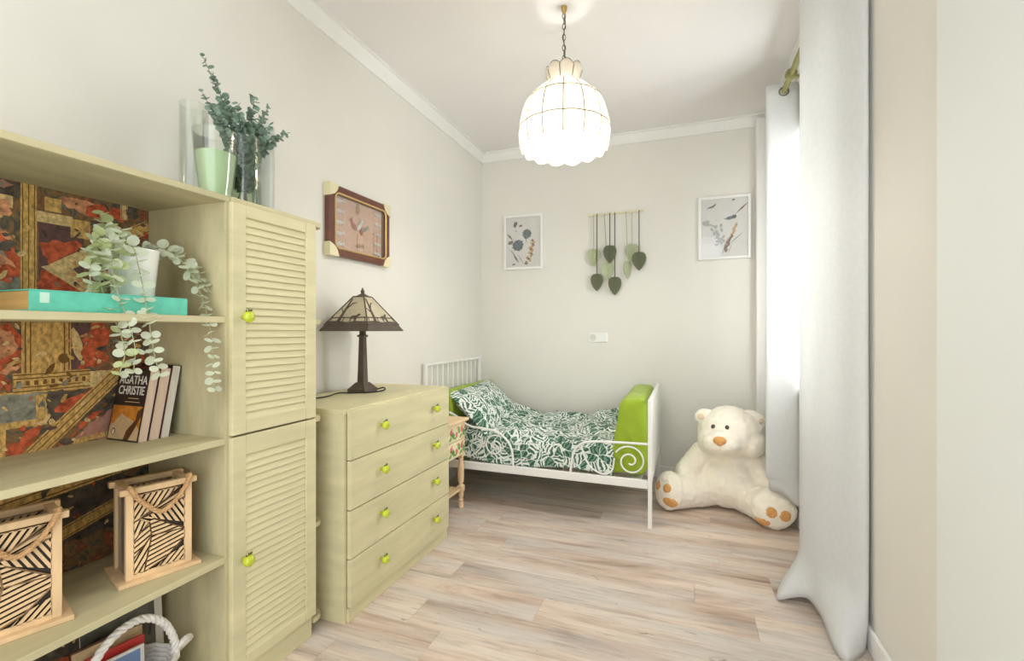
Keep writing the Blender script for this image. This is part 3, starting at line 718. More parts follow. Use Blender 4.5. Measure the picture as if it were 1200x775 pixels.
obj('wax', MB().lathe([(0.038, 0.013), (0.064 * fl_(.2) - .004, 0.041), (0.064 * fl_(.4) - .004, 0.082), (0.064 * fl_(.6) - .004, 0.123), (0.064 * fl_(.68) - .004, 0.140), (0.02, 0.141)], 32, (-1.325, 1.020, TZ)), 'wax', t)
obj('wick', MB().tube([(-1.325, 1.020, TZ + .14), (-1.326, 1.021, TZ + .152)], 0.001, 5), 'black', t)
EV = (-1.345, 1.135)
t = thing('water_vase', 'clear glass vase of water holding the eucalyptus sprigs', 'vase', (*EV, TZ))
obj('glass', MB().lathe(shell(0.050, 0.235), 32, (*EV, TZ), cap=False), 'glass', t)
obj('water', MB().lathe([(0.045, 0.013), (0.0455, 0.095), (0.02, 0.096)], 28, (*EV, TZ)), 'water', t)
t = thing('milky_vase', 'tall slim milky white glass vase behind the eucalyptus at the right', 'vase', (-1.43, 1.284, TZ))
obj('glass', MB().lathe(shell(0.036, 0.350), 28, (-1.43, 1.284, TZ), cap=False), 'frost', t)
# eucalyptus sprigs
def leaf_fan(mb, p, nrm, up, s, mi=0, cup=0.15, narrow=0.85):
    """small round leaf starting at p, pointing along up, facing nrm"""
    up = up.normalized(); nrm = (nrm - up * nrm.dot(up)).normalized(); sd_ = up.cross(nrm)
    outl = [(0, 0), (.30, .12), (.48, .38), (.46, .68), (.24, .93), (0, 1.0), (-.24, .93), (-.46, .68), (-.48, .38), (-.30, .12)]
    c = mb.bm.verts.new(p + up * s * .5 - nrm * s * cup)
    vs = [mb.bm.verts.new(p + up * (y_ * s) + sd_ * (x_ * s * narrow)) for x_, y_ in outl]
    for i in range(len(vs)):
        f = mb.bm.faces.new((c, vs[i], vs[(i + 1) % len(vs)])); f.material_index = mi
sprigs = [  # tip offset from the vase (x, y), height, label
    (-0.02, -0.125, 0.435, 'tallest eucalyptus sprig, curving left at its tip above the vase'),
    (0.03, -0.165, 0.300, 'eucalyptus sprig leaning out lowest to the left over the candle'),
    (-0.04, -0.020, 0.300, 'short leafy eucalyptus sprig standing upright in the middle'),
    (0.02, 0.020, 0.375, 'upright eucalyptus sprig right of the middle with crowded leaves'),
    (-0.03, 0.120, 0.395, 'thin sparse eucalyptus sprig reaching up to the right'),
    (0.02, 0.150, 0.310, 'eucalyptus sprig leaning farthest to the right'),
    (0.04, -0.060, 0.310, 'eucalyptus sprig in front, tilted a little to the left'),
    (0.03, 0.070, 0.300, 'eucalyptus sprig in front, tilted a little to the right')]
rg = random.Random(11)
for k_, (dx, dy, hh, lab) in enumerate(sprigs):
    b0 = Vector((EV[0] + rg.uniform(-.02, .02), EV[1] - dy * 0.12, TZ + 0.016))
    tip = Vector((EV[0] + dx, EV[1] + dy, TZ + hh)); mdp = b0.lerp(tip, 0.5); mdp.z += 0.03; mdp.y -= dy * 0.16; mdp.x -= dx * .16
    pts = catmull([b0, mdp, tip], 14)
    root = thing('eucalyptus_sprig', lab, 'sprig', b0, 0, 'eucalyptus sprigs in the glass vase')
    obj('stem', MB().tube(pts, [0.002 - 0.0013 * i / (len(pts) - 1) for i in range(len(pts))], 5), 'euc_stem', root)
    lv = MB(); n = len(pts); nrmv = Vector((0, 0, 0))
    i = 4
    while i < n:
        q = i / (n - 1); tg = (pts[min(i + 1, n - 1)] - pts[i - 1]).normalized()
        dense = 3 if q < .75 else 2 if q < .88 else 1
        for rep in range(dense):
            a0 = rg.uniform(0, 6.28)
            for a in (a0, a0 + math.pi):
                ax = Matrix.Rotation(a, 3, tg) @ tg.orthogonal().normalized()
                s_ = (0.033 - 0.016 * q) * rg.uniform(.8, 1.2)
                if k_ == 4: s_ *= .75
                leaf_fan(lv, pts[i] + tg * rg.uniform(-.006, .006), Vector((rg.uniform(0, 1.2), rg.uniform(-1.2, .2), rg.uniform(-.3, .6))) + tg * .4, ax + tg * rg.uniform(0.1, .6), s_, 0, .1, 0.95)
        i += 1
    o = obj('leaves', lv, 'euc_leaf', root, smooth=0, recalc=False); o['kind'] = 'stuff'

# ------------------------------------------------------------------ shelf 2: large teal book and trailing plant
b = thing('large_book', 'thick turquoise book lying flat under the potted trailing plant', 'book', (-1.37, 0.73, SH[0] + 0.0005))
z0 = SH[0] + 0.0005
cv = MB().box((-1.475, 0.565, z0), (-1.268, 0.893, z0 + 0.003), 0.0008).box((-1.475, 0.565, z0 + 0.043), (-1.268, 0.893, z0 + 0.046), 0.0008).box((-1.271, 0.565, z0 + .003), (-1.268, 0.893, z0 + 0.043))
obj('cover', cv, 'teal', b); obj('pages', MB().box((-1.470, 0.569, z0 + .003), (-1.271, 0.889, z0 + .043)), 'page_gold', b)
obj('spine_label', MB().box((-1.268, 0.582, z0 + 0.018), (-1.2675, 0.598, z0 + 0.040)), 'teal_pale', b, smooth=0)['label'] = 'pale rectangular mark on the spine'
PX, PY, PZ = -1.365, 0.818, z0 + 0.0465
pl = thing('trailing_plant', 'trailing eucalyptus plant in a white ceramic pot on the turquoise book', 'plant', (PX, PY, PZ))
obj('pot', MB().lathe([(0.001, 0), (0.043, 0), (0.045, 0.004), (0.056, 0.118), (0.058, 0.122), (0.057, 0.125), (0.053, 0.122), (0.050, 0.11), (0.001, 0.108)], 32, (PX, PY, PZ), cap=False), 'pot', pl)
obj('soil', MB().lathe([(0.001, 0.113), (0.049, 0.111)], 24, (PX, PY, PZ), cap=False), 'soil', pl)
lm = {}
for nm in ('leaf_pale', 'leaf_olive'):
    mb = MB(); leaf_fan(mb, Vector((0, 0, 0)), Vector((0, 0, 1)), Vector((0, 1, 0)), 1.0, 0, 0.12, 0.95)
    me = bpy.data.meshes.new('leaf'); mb.bm.to_mesh(me); mb.bm.free(); me.materials.append(M[nm]); me.polygons.foreach_set('use_smooth', [True] * len(me.polygons)); lm[nm] = me
ptop = PZ + 0.118
stems = [
    ([(-1.375, 0.79, ptop), (-1.36, 0.752, 1.345), (-1.32, 0.712, 1.28), (-1.295, 0.708, 1.19), (-1.262, 0.722, 1.10), (-1.235, 0.722, 1.04), (-1.232, 0.708, 0.985)], 19, 'mix'),
    ([(-1.37, 0.79, ptop), (-1.345, 0.735, 1.325), (-1.31, 0.695, 1.26), (-1.30, 0.690, 1.19), (-1.295, 0.705, 1.145)], 14, 'mix'),
    ([(-1.36, 0.79, ptop), (-1.32, 0.745, 1.31), (-1.285, 0.726, 1.22), (-1.250, 0.734, 1.12), (-1.232, 0.742, 1.05), (-1.232, 0.738, 0.988)], 17, 'pale'),
    ([(-1.355, 0.80, ptop), (-1.31, 0.785, 1.30), (-1.285, 0.788, 1.22), (-1.245, 0.780, 1.12), (-1.232, 0.782, 1.05), (-1.230, 0.790, 1.005), (-1.228, 0.800, 0.975)], 18, 'pale'),
    ([(-1.36, 0.845, ptop), (-1.345, 0.875, 1.315), (-1.315, 0.915, 1.28), (-1.285, 0.940, 1.20), (-1.248, 0.940, 1.11), (-1.228, 0.936, 1.02), (-1.226, 0.938, 0.93)], 21, 'pale'),
    ([(-1.37, 0.85, ptop), (-1.355, 0.885, 1.320), (-1.335, 0.925, 1.295), (-1.31, 0.962, 1.25), (-1.300, 0.972, 1.205)], 13, 'pale'),
    ([(-1.38, 0.79, ptop), (-1.375, 0.760, 1.345), (-1.365, 0.742, 1.385)], 6, 'mix'),
    ([(-1.37, 0.80, ptop), (-1.35, 0.775, 1.335), (-1.33, 0.770, 1.345)], 5, 'pale'),
    ([(-1.37, 0.785, ptop), (-1.345, 0.745, 1.315), (-1.325, 0.720, 1.25), (-1.312, 0.728, 1.19)], 8, 'mix'),
    ([(-1.35, 0.83, ptop), (-1.325, 0.770, 1.295), (-1.300, 0.742, 1.245), (-1.29, 0.728, 1.19)], 8, 'olive')]
rg = random.Random(5)
for pts, nn, kind in stems:
    cv = catmull(pts, 8); L = [0]
    for a, b_ in zip(cv, cv[1:]): L.append(L[-1] + (b_ - a).length)
    st = obj('stem', MB().tube(cv, 0.0013, 5), 'stem', pl)
    for k_ in range(nn):
        t_ = L[-1] * (k_ + 0.6) / nn; i = max(1, next(j for j in range(len(L)) if L[j] >= t_))
        p = cv[i]; tg = (cv[i] - cv[i - 1]).normalized(); a0 = rg.uniform(-.5, .5) + (math.pi / 2) * (k_ % 2)
        for s_ in (1, -1):
            sd_ = (Matrix.Rotation(a0, 3, tg) @ Vector((0.25, s_, 0))) - tg * 0.0
            up = (sd_ - tg * sd_.dot(tg)).normalized() + tg * 0.25; up.normalize()
            nr = Vector((rg.uniform(.25, .9), -0.3, rg.uniform(.3, .95))) + tg * rg.uniform(-.4, .4); nr = (nr - up * nr.dot(up)).normalized(); x_ = up.cross(nr)
            rotm = Matrix((x_, up, nr)).transposed().to_euler()
            me = lm['leaf_olive' if (kind == 'olive' or (kind == 'mix' and rg.random() < .5)) else 'leaf_pale']
            sz = rg.uniform(.024, .033) * (1 - .25 * (k_ / nn))
            piece('leaf', me, st, p, rotm, (sz, sz, sz))

# ------------------------------------------------------------------ shelf 3: leaning paperbacks
def paperback(label, y0, lean, th, h, dep, cover, page, x1=-1.418):
    root = thing('paperback_book', label, 'book', (x1 - dep / 2, y0, SH[1] + 0.0005), 0, 'paperbacks leaning against the cupboard')
    m = Matrix.Translation((x1, y0, SH[1] + 0.0008)) @ Matrix.Rotation(-lean, 4, 'X')
    mb = MB().box((-dep, 0, 0), (0.001, 0.0012, h), mat=m).box((-dep, th - 0.0012, 0), (0.001, th, h), mat=m).box((-dep, 0.0012, 0), (-dep + 0.0012, th - 0.0012, h), mat=m)
    obj('cover', mb, cover, root, smooth=0)
    obj('pages', MB().box((-dep + .0012, .0013, .001), (-0.001, th - .0013, h - .002), mat=m), page, root, smooth=0)
    return root, m
LEAN = R(10)
pb, pm1 = paperback('black paperback with white hand lettering and an orange picture on its front cover', 0.859, LEAN, 0.026, 0.203, 0.132, 'cover_black', 'page_pink')
paperback('thick maroon paperback between the black lettered book and the dark one', 0.888, LEAN, 0.030, 0.208, 0.135, 'maroon', 'page_pink', -1.42)
paperback('dark paperback with pale grey page edges leaning next to the cupboard', 0.920, LEAN, 0.026, 0.212, 0.138, 'cover_black', 'page_white', -1.420)
cov = MB(); fm = pm1 @ frame((-0.132, 0.0, 0), (1, 0, 0), (0, 0, 1))
cov.prism([(0.004, 0.004), (0.129, 0.004), (0.129, 0.098), (0.004, 0.098)], fm, 0.0003, 0)
cov.prism([(0.004, 0.004), (0.092, 0.004), (0.075, 0.03), (0.105, 0.055), (0.045, 0.075), (0.020, 0.05), (0.004, 0.04)], fm, 0.0005, 1)
cov.prism([(0.070, 0.004), (0.092, 0.004), (0.129, 0.07), (0.129, 0.095), (0.112, 0.085), (0.108, 0.06), (0.078, 0.028)], fm, 0.0006, 2)
cov.prism([(0.092, 0.004), (0.129, 0.004), (0.129, 0.035), (0.118, 0.045)], fm, 0.0007, 1)
cov.prism(blob(0.024, 0.024, 0.0075, 0.010, 14, 0), fm, 0.0008, 2); cov.prism(blob(0.024, 0.023, 0.0045, 0.0075, 12, 0), fm, 0.0010, 3)
cov.prism([(0.060, 0.118), (0.105, 0.118), (0.105, 0.120), (0.060, 0.120)], fm, 0.0004, 1)
cov.prism([(0.050, 0.108), (0.112, 0.108), (0.112, 0.110), (0.050, 0.110)], fm, 0.0004, 1)
obj('cover_picture', cov, ['cover_orange', 'cover_beige', 'cover_brown', 'ink_white'], pb, smooth=0)
def text_part(body, size, fm, parent, mat='ink_white', align='CENTER', squash=1.0):
    cu = bpy.data.curves.new('lettering', 'FONT'); cu.body = body; cu.size = size; cu.align_x = align; cu.extrude = 0.0002; cu.offset = 0.0005
    to = bpy.data.objects.new('lettering_source', cu); COL.objects.link(to)
    dg = bpy.context.evaluated_depsgraph_get(); dg.update()
    me = bpy.data.meshes.new_from_object(to.evaluated_get(dg)); bpy.data.objects.remove(to)
    me.transform(WM[parent].inverted() @ fm @ Matrix.Diagonal((squash, 1, 1, 1)))
    me.materials.clear(); me.materials.append(M[mat])
    o = bpy.data.objects.new('lettering', me); COL.objects.link(o); o.parent = parent; return o
text_part('AGATHA', 0.034, fm @ Matrix.Translation((0.070, 0.160, 0.0006)), pb, squash=0.86)
text_part('CHRISTIE', 0.034, fm @ Matrix.Translation((0.069, 0.130, 0.0006)), pb, squash=0.80)

# ------------------------------------------------------------------ shelf 4: wooden lanterns
LW, LD, LH = 0.170, 0.145, 0.245
def fretwork(wd, hh):
    """palm leaf fretwork: fields of slanting strips with midribs between them"""
    W, Hh = wd, hh; out = []
    U = lambda pts: [(x * W, y * Hh) for x, y in pts]
    fields = [([(0, .66), (.45, .80), (.92, 1.0), (0, 1.0)], 58), ([(.12, .69), (1, .98), (.92, 1.0), (.45, .80)], 35),
              ([(.20, .70), (1.0, .84), (1, .98), (.12, .69)], 24), ([(.36, .66), (1.0, .42), (1, .84), (.20, .70)], -62),
              ([(0, .42), (.30, .62), (.12, .69), (0, .66)], 68), ([(.36, .66), (.30, .62), (.34, .44), (1, .42)], 8),
              ([(0, .20), (.34, .44), (.30, .62), (0, .42)], 34), ([(0, 0), (.20, 0), (.34, .44), (0, .20)], 60),
              ([(.20, 0), (.62, .10), (1, .30), (1, .42), (.34, .44)], 16), ([(.20, 0), (1, 0), (1, .30), (.62, .10)], 48)]
    for poly, ang in fields:
        reg = U(poly)
        ar = sum(reg[i][0] * reg[(i + 1) % len(reg)][1] - reg[(i + 1) % len(reg)][0] * reg[i][1] for i in range(len(reg)))
        if ar < 0: reg = reg[::-1]
        a = R(ang); d = (math.cos(a), math.sin(a)); n_ = (-d[1], d[0])
        cs = [x * n_[0] + y * n_[1] for x, y in reg]; s_ = min(cs)
        pitch, sw = 0.0112, 0.0064
        s_ += 0.002
        while s_ < max(cs):
            st_ = [(n_[0] * s_ - d[0], n_[1] * s_ - d[1]), (n_[0] * s_ + d[0], n_[1] * s_ + d[1]), (n_[0] * (s_ + sw) + d[0], n_[1] * (s_ + sw) + d[1]), (n_[0] * (s_ + sw) - d[0], n_[1] * (s_ + sw) - d[1])]
            c_ = clip(st_, reg)
            if len(c_) >= 3: out.append(c_)
            s_ += pitch
        for i in range(len(reg)):
            p, q = Vector(reg[i]), Vector(reg[(i + 1) % len(reg)])
            if (p - q).length < .012: continue
            nn = Vector((-(q - p).y, (q - p).x)).normalized() * 0.0017
            c_ = clip([tuple(p - nn), tuple(q - nn), tuple(q + nn), tuple(p + nn)], [(0, 0), (W, 0), (W, Hh), (0, Hh)])
            if len(c_) >= 3: out.append(c_)
    return out
def lantern(label, loc, rz):
    """local frame: +X is the front, Y runs along the front"""
    root = thing('wooden_lantern', label, 'lantern', loc, rz, 'palm fretwork lanterns on the lower shelf')
    L = lambda mb, nm, mt, sm=0: obj(nm, mb, mt, root, smooth=sm, world=False)
    hw, hd = LW / 2, LD / 2
    L(MB().box((-hd - .004, -hw - .006, 0), (hd + .004, hw + .006, 0.010), 0.001), 'base', 'lantern_wood')
    px, py = hd - 0.020, hw - 0.020
    for sx in (1, -1):
        for sy in (1, -1):
            L(MB().box((sx * px - .008, sy * py - .008, .010), (sx * px + .008, sy * py + .008, LH - .016), .001), 'post', 'lantern_wood')
    for sx in (1, -1): L(MB().box((sx * px - .009, -hw, LH - .016), (sx * px + .009, hw, LH), .0015), 'top_rail', 'lantern_wood')
    for sy in (1, -1): L(MB().box((-px + .009, sy * py - .009, LH - .015), (px - .009, sy * py + .009, LH - .001), .0015), 'top_rail', 'lantern_wood')
    fw = 2 * py - .016; fh = LH - .016 - .010 - .014
    fr = fretwork(fw, fh)
    for sx in (1, -1):
        mb = MB(); m = Matrix.Translation((sx * px + (0.002 if sx > 0 else -0.005), -fw / 2, 0.020)) @ frame((0, 0, 0), (0, 1, 0), (0, 0, 1))
        for poly in fr: mb.prism(poly, m, 0.003)
        mb.box((sx * px - .004, -fw / 2, .010), (sx * px + .006, fw / 2, .020))
        L(mb, 'leaf_fretwork', 'lantern_wood')
    for sx in (1,): L(MB().box((sx * px - .004, -fw / 2, .020), (sx * px - .001, fw / 2, LH - .016)), 'glass_or_shade_pane', 'lantern_gap_shade')  # added dark sheet, paints the shade seen through the fretwork gaps
    for sy in (1, -1): L(MB().box((-px + .008, sy * py - .0015, .010), (px - .008, sy * py + .0015, LH - .016)), 'glass_or_shade_pane', 'lantern_side')
    rp = catmull([(px + .004, -py, LH - .002), (px + .016, -py - .001, LH + .004), (px + .017, -py + .012, LH - .022), (px + .014, -py + .035, LH - .050), (px + .014, 0, LH - .074), (px + .014, py - .035, LH - .056), (px + .016, py - .012, LH - .024), (px + .016, py + .001, LH + .006), (px + .002, py, LH + .004)], 10)
    mb = MB()
    for ph in (0, 2.094, 4.189):                                # three twisted strands
        st_ = []; acc = 0
        for i, p in enumerate(rp):
            if i: acc += (p - rp[i - 1]).length
            tg = (rp[min(i + 1, len(rp) - 1)] - rp[max(i - 1, 0)]).normalized(); u_ = tg.orthogonal().normalized(); v_ = tg.cross(u_)
            a = acc * 420 + ph; st_.append(p + (u_ * math.cos(a) + v_ * math.sin(a)) * 0.0032)
        mb.tube(st_, 0.0038, 6)
    L(mb, 'rope_handle', 'rope', 60)
    gl = MB().lathe([(0.001, .010), (.022, .010), (.026, .03), (.025, .055), (.023, .055), (.024, .03), (.020, .014), (.001, .014)], 16, cap=False)
    L(gl, 'glass_cup', 'glass', 35)
    return root
lan = lantern('light wood lantern with palm fretwork and rope handle, standing right beside the cupboard', (-1.372, 0.872, SH[2] + 0.0005), R(-18))
dup(lan, (-1.395, 0.592, SH[2] + 0.0005), R(-18), 'palm fretwork lantern with rope handle at the left edge of the photo', 'palm fretwork lanterns on the lower shelf')

# ------------------------------------------------------------------ bottom shelf: basket of magazines
BZ = SH[3] + 0.0005
bs = thing('magazine_basket', 'white woven basket with a tall hoop handle on the bottom shelf', 'basket', (-1.38, 0.80, BZ))
mb = MB()
for i in range(9):
    a_ = 0.105 + 0.012 * i / 8; b_ = 0.088 + 0.012 * i / 8
    mb.tube([(-1.38 + b_ * math.cos(a) * (1 + .02 * (-1) ** k_), 0.80 + a_ * math.sin(a) * (1 + .02 * (-1) ** k_), BZ + .008 + i * .0115) for k_, a in enumerate([2 * math.pi * j / 32 for j in range(32)])], 0.0065, 6, closed=True)
obj('weave', mb, 'wicker', bs, smooth=60)
obj('basket_floor', MB().lathe([(0.001, .004), (.09, .004), (.09, .010), (.001, .010)], 24, (-1.38, 0.80, BZ), cap=False), 'wicker', bs)
hp = catmull([(-1.335, 0.690, BZ + .08), (-1.335, 0.692, BZ + .14), (-1.335, 0.722, BZ + .208), (-1.335, 0.765, BZ + .240), (-1.335, 0.82, BZ + .243), (-1.335, 0.872, BZ + .205), (-1.335, 0.902, BZ + .14), (-1.335, 0.908, BZ + .08)], 10)
mb = MB()
for ph in (0, 2.094, 4.189):
    st_ = []; acc = 0
    for i, p in enumerate(hp):
        if i: acc += (p - hp[i - 1]).length
        tg = (hp[min(i + 1, len(hp) - 1)] - hp[max(i - 1, 0)]).normalized(); u_ = Vector((1, 0, 0)); v_ = tg.cross(u_)
        a = acc * 130 + ph; st_.append(p + (u_ * math.cos(a) + v_ * math.sin(a)) * 0.0048)
    mb.tube(st_, 0.0062, 7)
obj('hoop_handle', mb, 'wicker', bs, smooth=60)
obj('side_loop', MB().tube(catmull([(-1.34, 0.90, BZ + .10), (-1.33, 0.93, BZ + .125), (-1.345, 0.955, BZ + .11), (-1.355, 0.925, BZ + .09)], 8), 0.008, 8), 'wicker', bs)
def mag(label, c, w_, h_, t_, yaw, tilt, cover, extra=None):
    root = thing('magazine', label, 'magazine', c, 0, 'magazines in the white basket')
    m = Matrix.Translation(c) @ Matrix.Rotation(yaw, 4, 'Z') @ Matrix.Rotation(tilt, 4, 'Y')
    obj('cover', MB().box((-t_ / 2, -w_ / 2, 0), (t_ / 2, w_ / 2, h_), mat=m), cover, root, smooth=0)
    if extra:
        for nm, mt, (y0_, z0_, y1_, z1_) in extra: obj(nm, MB().box((t_ / 2, y0_, z0_), (t_ / 2 + .0008, y1_, z1_), mat=m), mt, root, smooth=0)
    return root
mag('dark magazine with a pale border standing at the back of the basket', (-1.462, 0.858, BZ + .012), 0.19, 0.255, 0.006, R(-8), R(-6), 'page_white', [('picture', 'cover_grey', (-.095, 0.0, .075, .205)), ('top_band', 'cover_brown', (-.095, .218, .087, .250)), ('pale_marks', 'ink_grey', (.040, .120, .052, .165)), ('pale_marks', 'ink_grey', (.055, .10, .066, .130))])
mag('brown magazine with pale marks behind the blue one', (-1.43, 0.80, BZ + .012), 0.155, 0.172, 0.008, R(-10), R(-4), 'cover_brown', [('picture', 'cover_beige', (-.075, .10, .075, .167))])
mag('red booklet showing one corner above the blue one', (-1.405, 0.80, BZ + .012), 0.13, 0.152, 0.005, R(-12), R(-3), 'red')
mag('blue booklet standing foremost in the basket', (-1.385, 0.785, BZ + .012), 0.135, 0.138, 0.006, R(-10), R(-3), 'page_white', [('picture', 'blue', (-.0675, 0, .058, .131))])

# ------------------------------------------------------------------ left wall: framed lure display
FY0, FY1, FZ0, FZ1 = 1.800, 2.285, 1.455, 1.800
sb = thing('shadow_box', 'dark wood shadow box of mounted lures with cream corners on the left wall', 'picture', (XL, 2.04, 1.63))
fx = XL; dp = 0.034; bw = 0.042
fr = MB()
fr.box((fx, FY0, FZ0), (fx + dp, FY0 + bw, FZ1), .004).box((fx, FY1 - bw, FZ0), (fx + dp, FY1, FZ1), .004).box((fx, FY0 + bw, FZ0), (fx + dp, FY1 - bw, FZ0 + bw), .004).box((fx, FY0 + bw, FZ1 - bw), (fx + dp, FY1 - bw, FZ1), .004)
obj('frame', fr, 'mahogany', sb, smooth=0)
obj('backing', MB().box((fx, FY0 + bw, FZ0 + bw), (fx + .006, FY1 - bw, FZ1 - bw)), 'pinkish', sb)
rr = 0.028; ia, ib, ja, jb = FY0 + bw - .004, FY1 - bw + .004, FZ0 + bw - .004, FZ1 - bw + .004
lp_ = []
for cx, cy, a0 in ((ib - rr, jb - rr, 0), (ia + rr, jb - rr, 90), (ia + rr, ja + rr, 180), (ib - rr, ja + rr, 270)):
    for s_ in range(5): a = R(a0 + s_ * 22.5); lp_.append((fx + dp, cx + rr * math.cos(a), cy + rr * math.sin(a)))
obj('gilt_edge', MB().tube(lp_, 0.0045, 6, closed=True), 'gilt', sb)
for cy, cz_, sy, sz_ in ((FY0, FZ0, 1, 1), (FY1, FZ0, -1, 1), (FY1, FZ1, -1, -1), (FY0, FZ1, 1, -1)):
    pts = [(cy - sy * .003, cz_ - sz_ * .003), (cy + sy * .062, cz_ - sz_ * .003), (cy + sy * .048, cz_ + sz_ * .030), (cy + sy * .030, cz_ + sz_ * .048), (cy - sy * .003, cz_ + sz_ * .062)]
    obj('corner', MB().prism(pts, frame((fx, 0, 0), (0, 1, 0), (0, 0, 1)), dp + .004), 'cream', sb, smooth=0)['label'] = 'cream corner piece'
def lure(nm, cy, cz_, s_, rot):
    m = Matrix.Translation((fx + .014, cy, cz_)) @ Matrix.Rotation(rot, 4, 'X')
    mb = MB(); mb.ell((0, 0, 0), (.007, .026 * s_, .011 * s_), None, 10, 7)
    mb.prism([(.020 * s_, 0), (.042 * s_, .014 * s_), (.038 * s_, 0), (.042 * s_, -.014 * s_)], frame((-.002, 0, 0), (0, 1, 0), (0, 0, 1)), .004)
    bmesh.ops.transform(mb.bm, matrix=m, verts=mb.bm.verts[:]); obj('lure', mb, nm, sb)
for i in range(5):
    zz = 1.735 - i * .054
    lure('lure_white', 1.886, zz, 1.0, .12); lure('lure_white', 2.192, zz - .004, .9, -.1)
lure('lure_gold', 2.035, 1.722, .9, 1.5); lure('lure_red', 2.00, 1.634, 1.0, 2.2); lure('lure_white', 2.045, 1.638, 1.1, 1.0); lure('lure_green', 2.085, 1.628, .9, .5); lure('lure_red', 2.06, 1.612, .8, 1.7); lure('lure_gold', 2.04, 1.535, .9, .1)
obj('glass', MB().box((fx + .026, FY0 + bw, FZ0 + bw), (fx + .028, FY1 - bw, FZ1 - bw)), 'pane', sb)

# ------------------------------------------------------------------ back wall: two botanical prints, leaf hanging, socket
def poster(label, x0, x1, z0, z1, art):
    root = thing('framed_print', label, 'picture', ((x0 + x1) / 2, YB, z0), 0, 'botanical prints on the back wall')
    fw = 0.020; d = 0.018; yw = YB
    mb = MB().box((x0, yw - d, z0), (x0 + fw, yw, z1), .0015).box((x1 - fw, yw - d, z0), (x1, yw, z1), .0015).box((x0 + fw, yw - d, z0), (x1 - fw, yw, z0 + fw), .0015).box((x0 + fw, yw - d, z1 - fw), (x1 - fw, yw, z1), .0015)
    obj('frame', mb, 'white', root, smooth=0)
    pp = obj('sheet', MB().box((x0 + fw, yw - .006, z0 + fw), (x1 - fw, yw, z1 - fw)), 'paper', root)
    W, H_ = x1 - x0 - 2 * fw, z1 - z0 - 2 * fw
    am = MB(); fm = frame((x0 + fw, yw - .006, z0 + fw), (1, 0, 0), (0, 0, 1)); k_ = 0
    names = ['ink_slate', 'ink_dark', 'ink_tan', 'ink_grey', 'ink_brown']
    reg = [(0.002, 0.002), (W - .002, 0.002), (W - .002, H_ - .002), (.002, H_ - .002)]
    for kind, mi, cx, cy, rx, ry, ro in art:
        k_ += 1
        if kind == 'b': poly = blob(cx * W, cy * H_, rx * W, ry * W, 14, .22, ro, k_)
        else:
            dx, dy = math.cos(ro) * rx * W, math.sin(ro) * rx * W; nx, ny = -math.sin(ro) * ry * W, math.cos(ro) * ry * W
            poly = [(cx * W - dx, cy * H_ - dy), (cx * W + nx, cy * H_ + ny), (cx * W + dx, cy * H_ + dy), (cx * W - nx, cy * H_ - ny)]
        if kind == 'l': poly = clip(poly, reg)
        else: poly = [(min(max(x, .002), W - .002), min(max(y_, .002), H_ - .002)) for x, y_ in poly]
        am.prism(poly, fm, 0.0003 + 0.00002 * k_, mi)
    obj('picture', am, names, pp, smooth=0, recalc=False)
    obj('glass', MB().box((x0 + fw, yw - .0125, z0 + fw), (x1 - fw, yw - .0105, z1 - fw)), 'pane', root)
rg = random.Random(21)
artL = []
for (cx, cy, r_) in ((.34, .44, .17), (.60, .66, .14)):
    for i in range(9):
        a = i * .698; artL.append(('b', 0 if i % 3 else 1, cx + .5 * r_ * math.cos(a), cy + .36 * r_ * math.sin(a), r_ * .48, r_ * .36, a))
    artL.append(('b', 0, cx, cy, r_ * .6, r_ * .5, 0))
artL += [('b', 1, .26, .86, .05, .09, -.4), ('b', 4, .42, .83, .05, .03, .3), ('b', 3, .28, .73, .03, .03, 0), ('l', 4, .10, .62, .14, .03, -.9), ('b', 4, .12, .50, .08, .05, .3), ('l', 1, .28, .18, .16, .028, -1.0), ('l', 3, .42, .16, .2, .02, -1.0), ('b', 1, .22, .06, .06, .02, .3), ('l', 3, .18, .30, .18, .02, -.8), ('l', 1, .58, .55, .12, .01, 1.6)]
for i in range(16): artL.append(('b', 2 if i % 3 else 4, .80 - .012 * i + rg.uniform(-.05, .05), .52 - .03 * i, .05, .035, rg.uniform(0, 3)))
poster('small white framed print of two slate blue dried flowers, left on the back wall', -1.41, -1.075, 1.592, 2.042, artL)
artR = [('b', 1, .22, .87, .09, .02, .3), ('b', 1, .28, .89, .06, .02, .8), ('b', 0, .62, .66, .12, .035, .15), ('b', 1, .72, .68, .05, .05, 0), ('l', 4, .88, .82, .20, .022, .75), ('b', 3, .10, .60, .08, .06, .3), ('b', 3, .16, .56, .09, .03, 0), ('b', 1, .70, .97, .03, .02, .2)]
for i in range(18):
    artR.append(('b', 3, .36 + rg.uniform(-.14, .16), .34 + rg.uniform(-.14, .2), .05, .03, rg.uniform(0, 3)))
for i in range(14): artR.append(('b', 2 if i < 6 else 4, .74 - .016 * i + rg.uniform(-.02, .02), .54 - .034 * i, .045, .028, 1.0))
artR += [('l', 4, .52, .18, .24, .014, 1.25), ('l', 3, .75, .30, .26, .016, .75), ('l', 3, .62, .12, .16, .012, 1.2)]
poster('white framed print of a slanting grass stem with window glare, right on the back wall', 0.094, 0.437, 1.598, 2.048, artR)

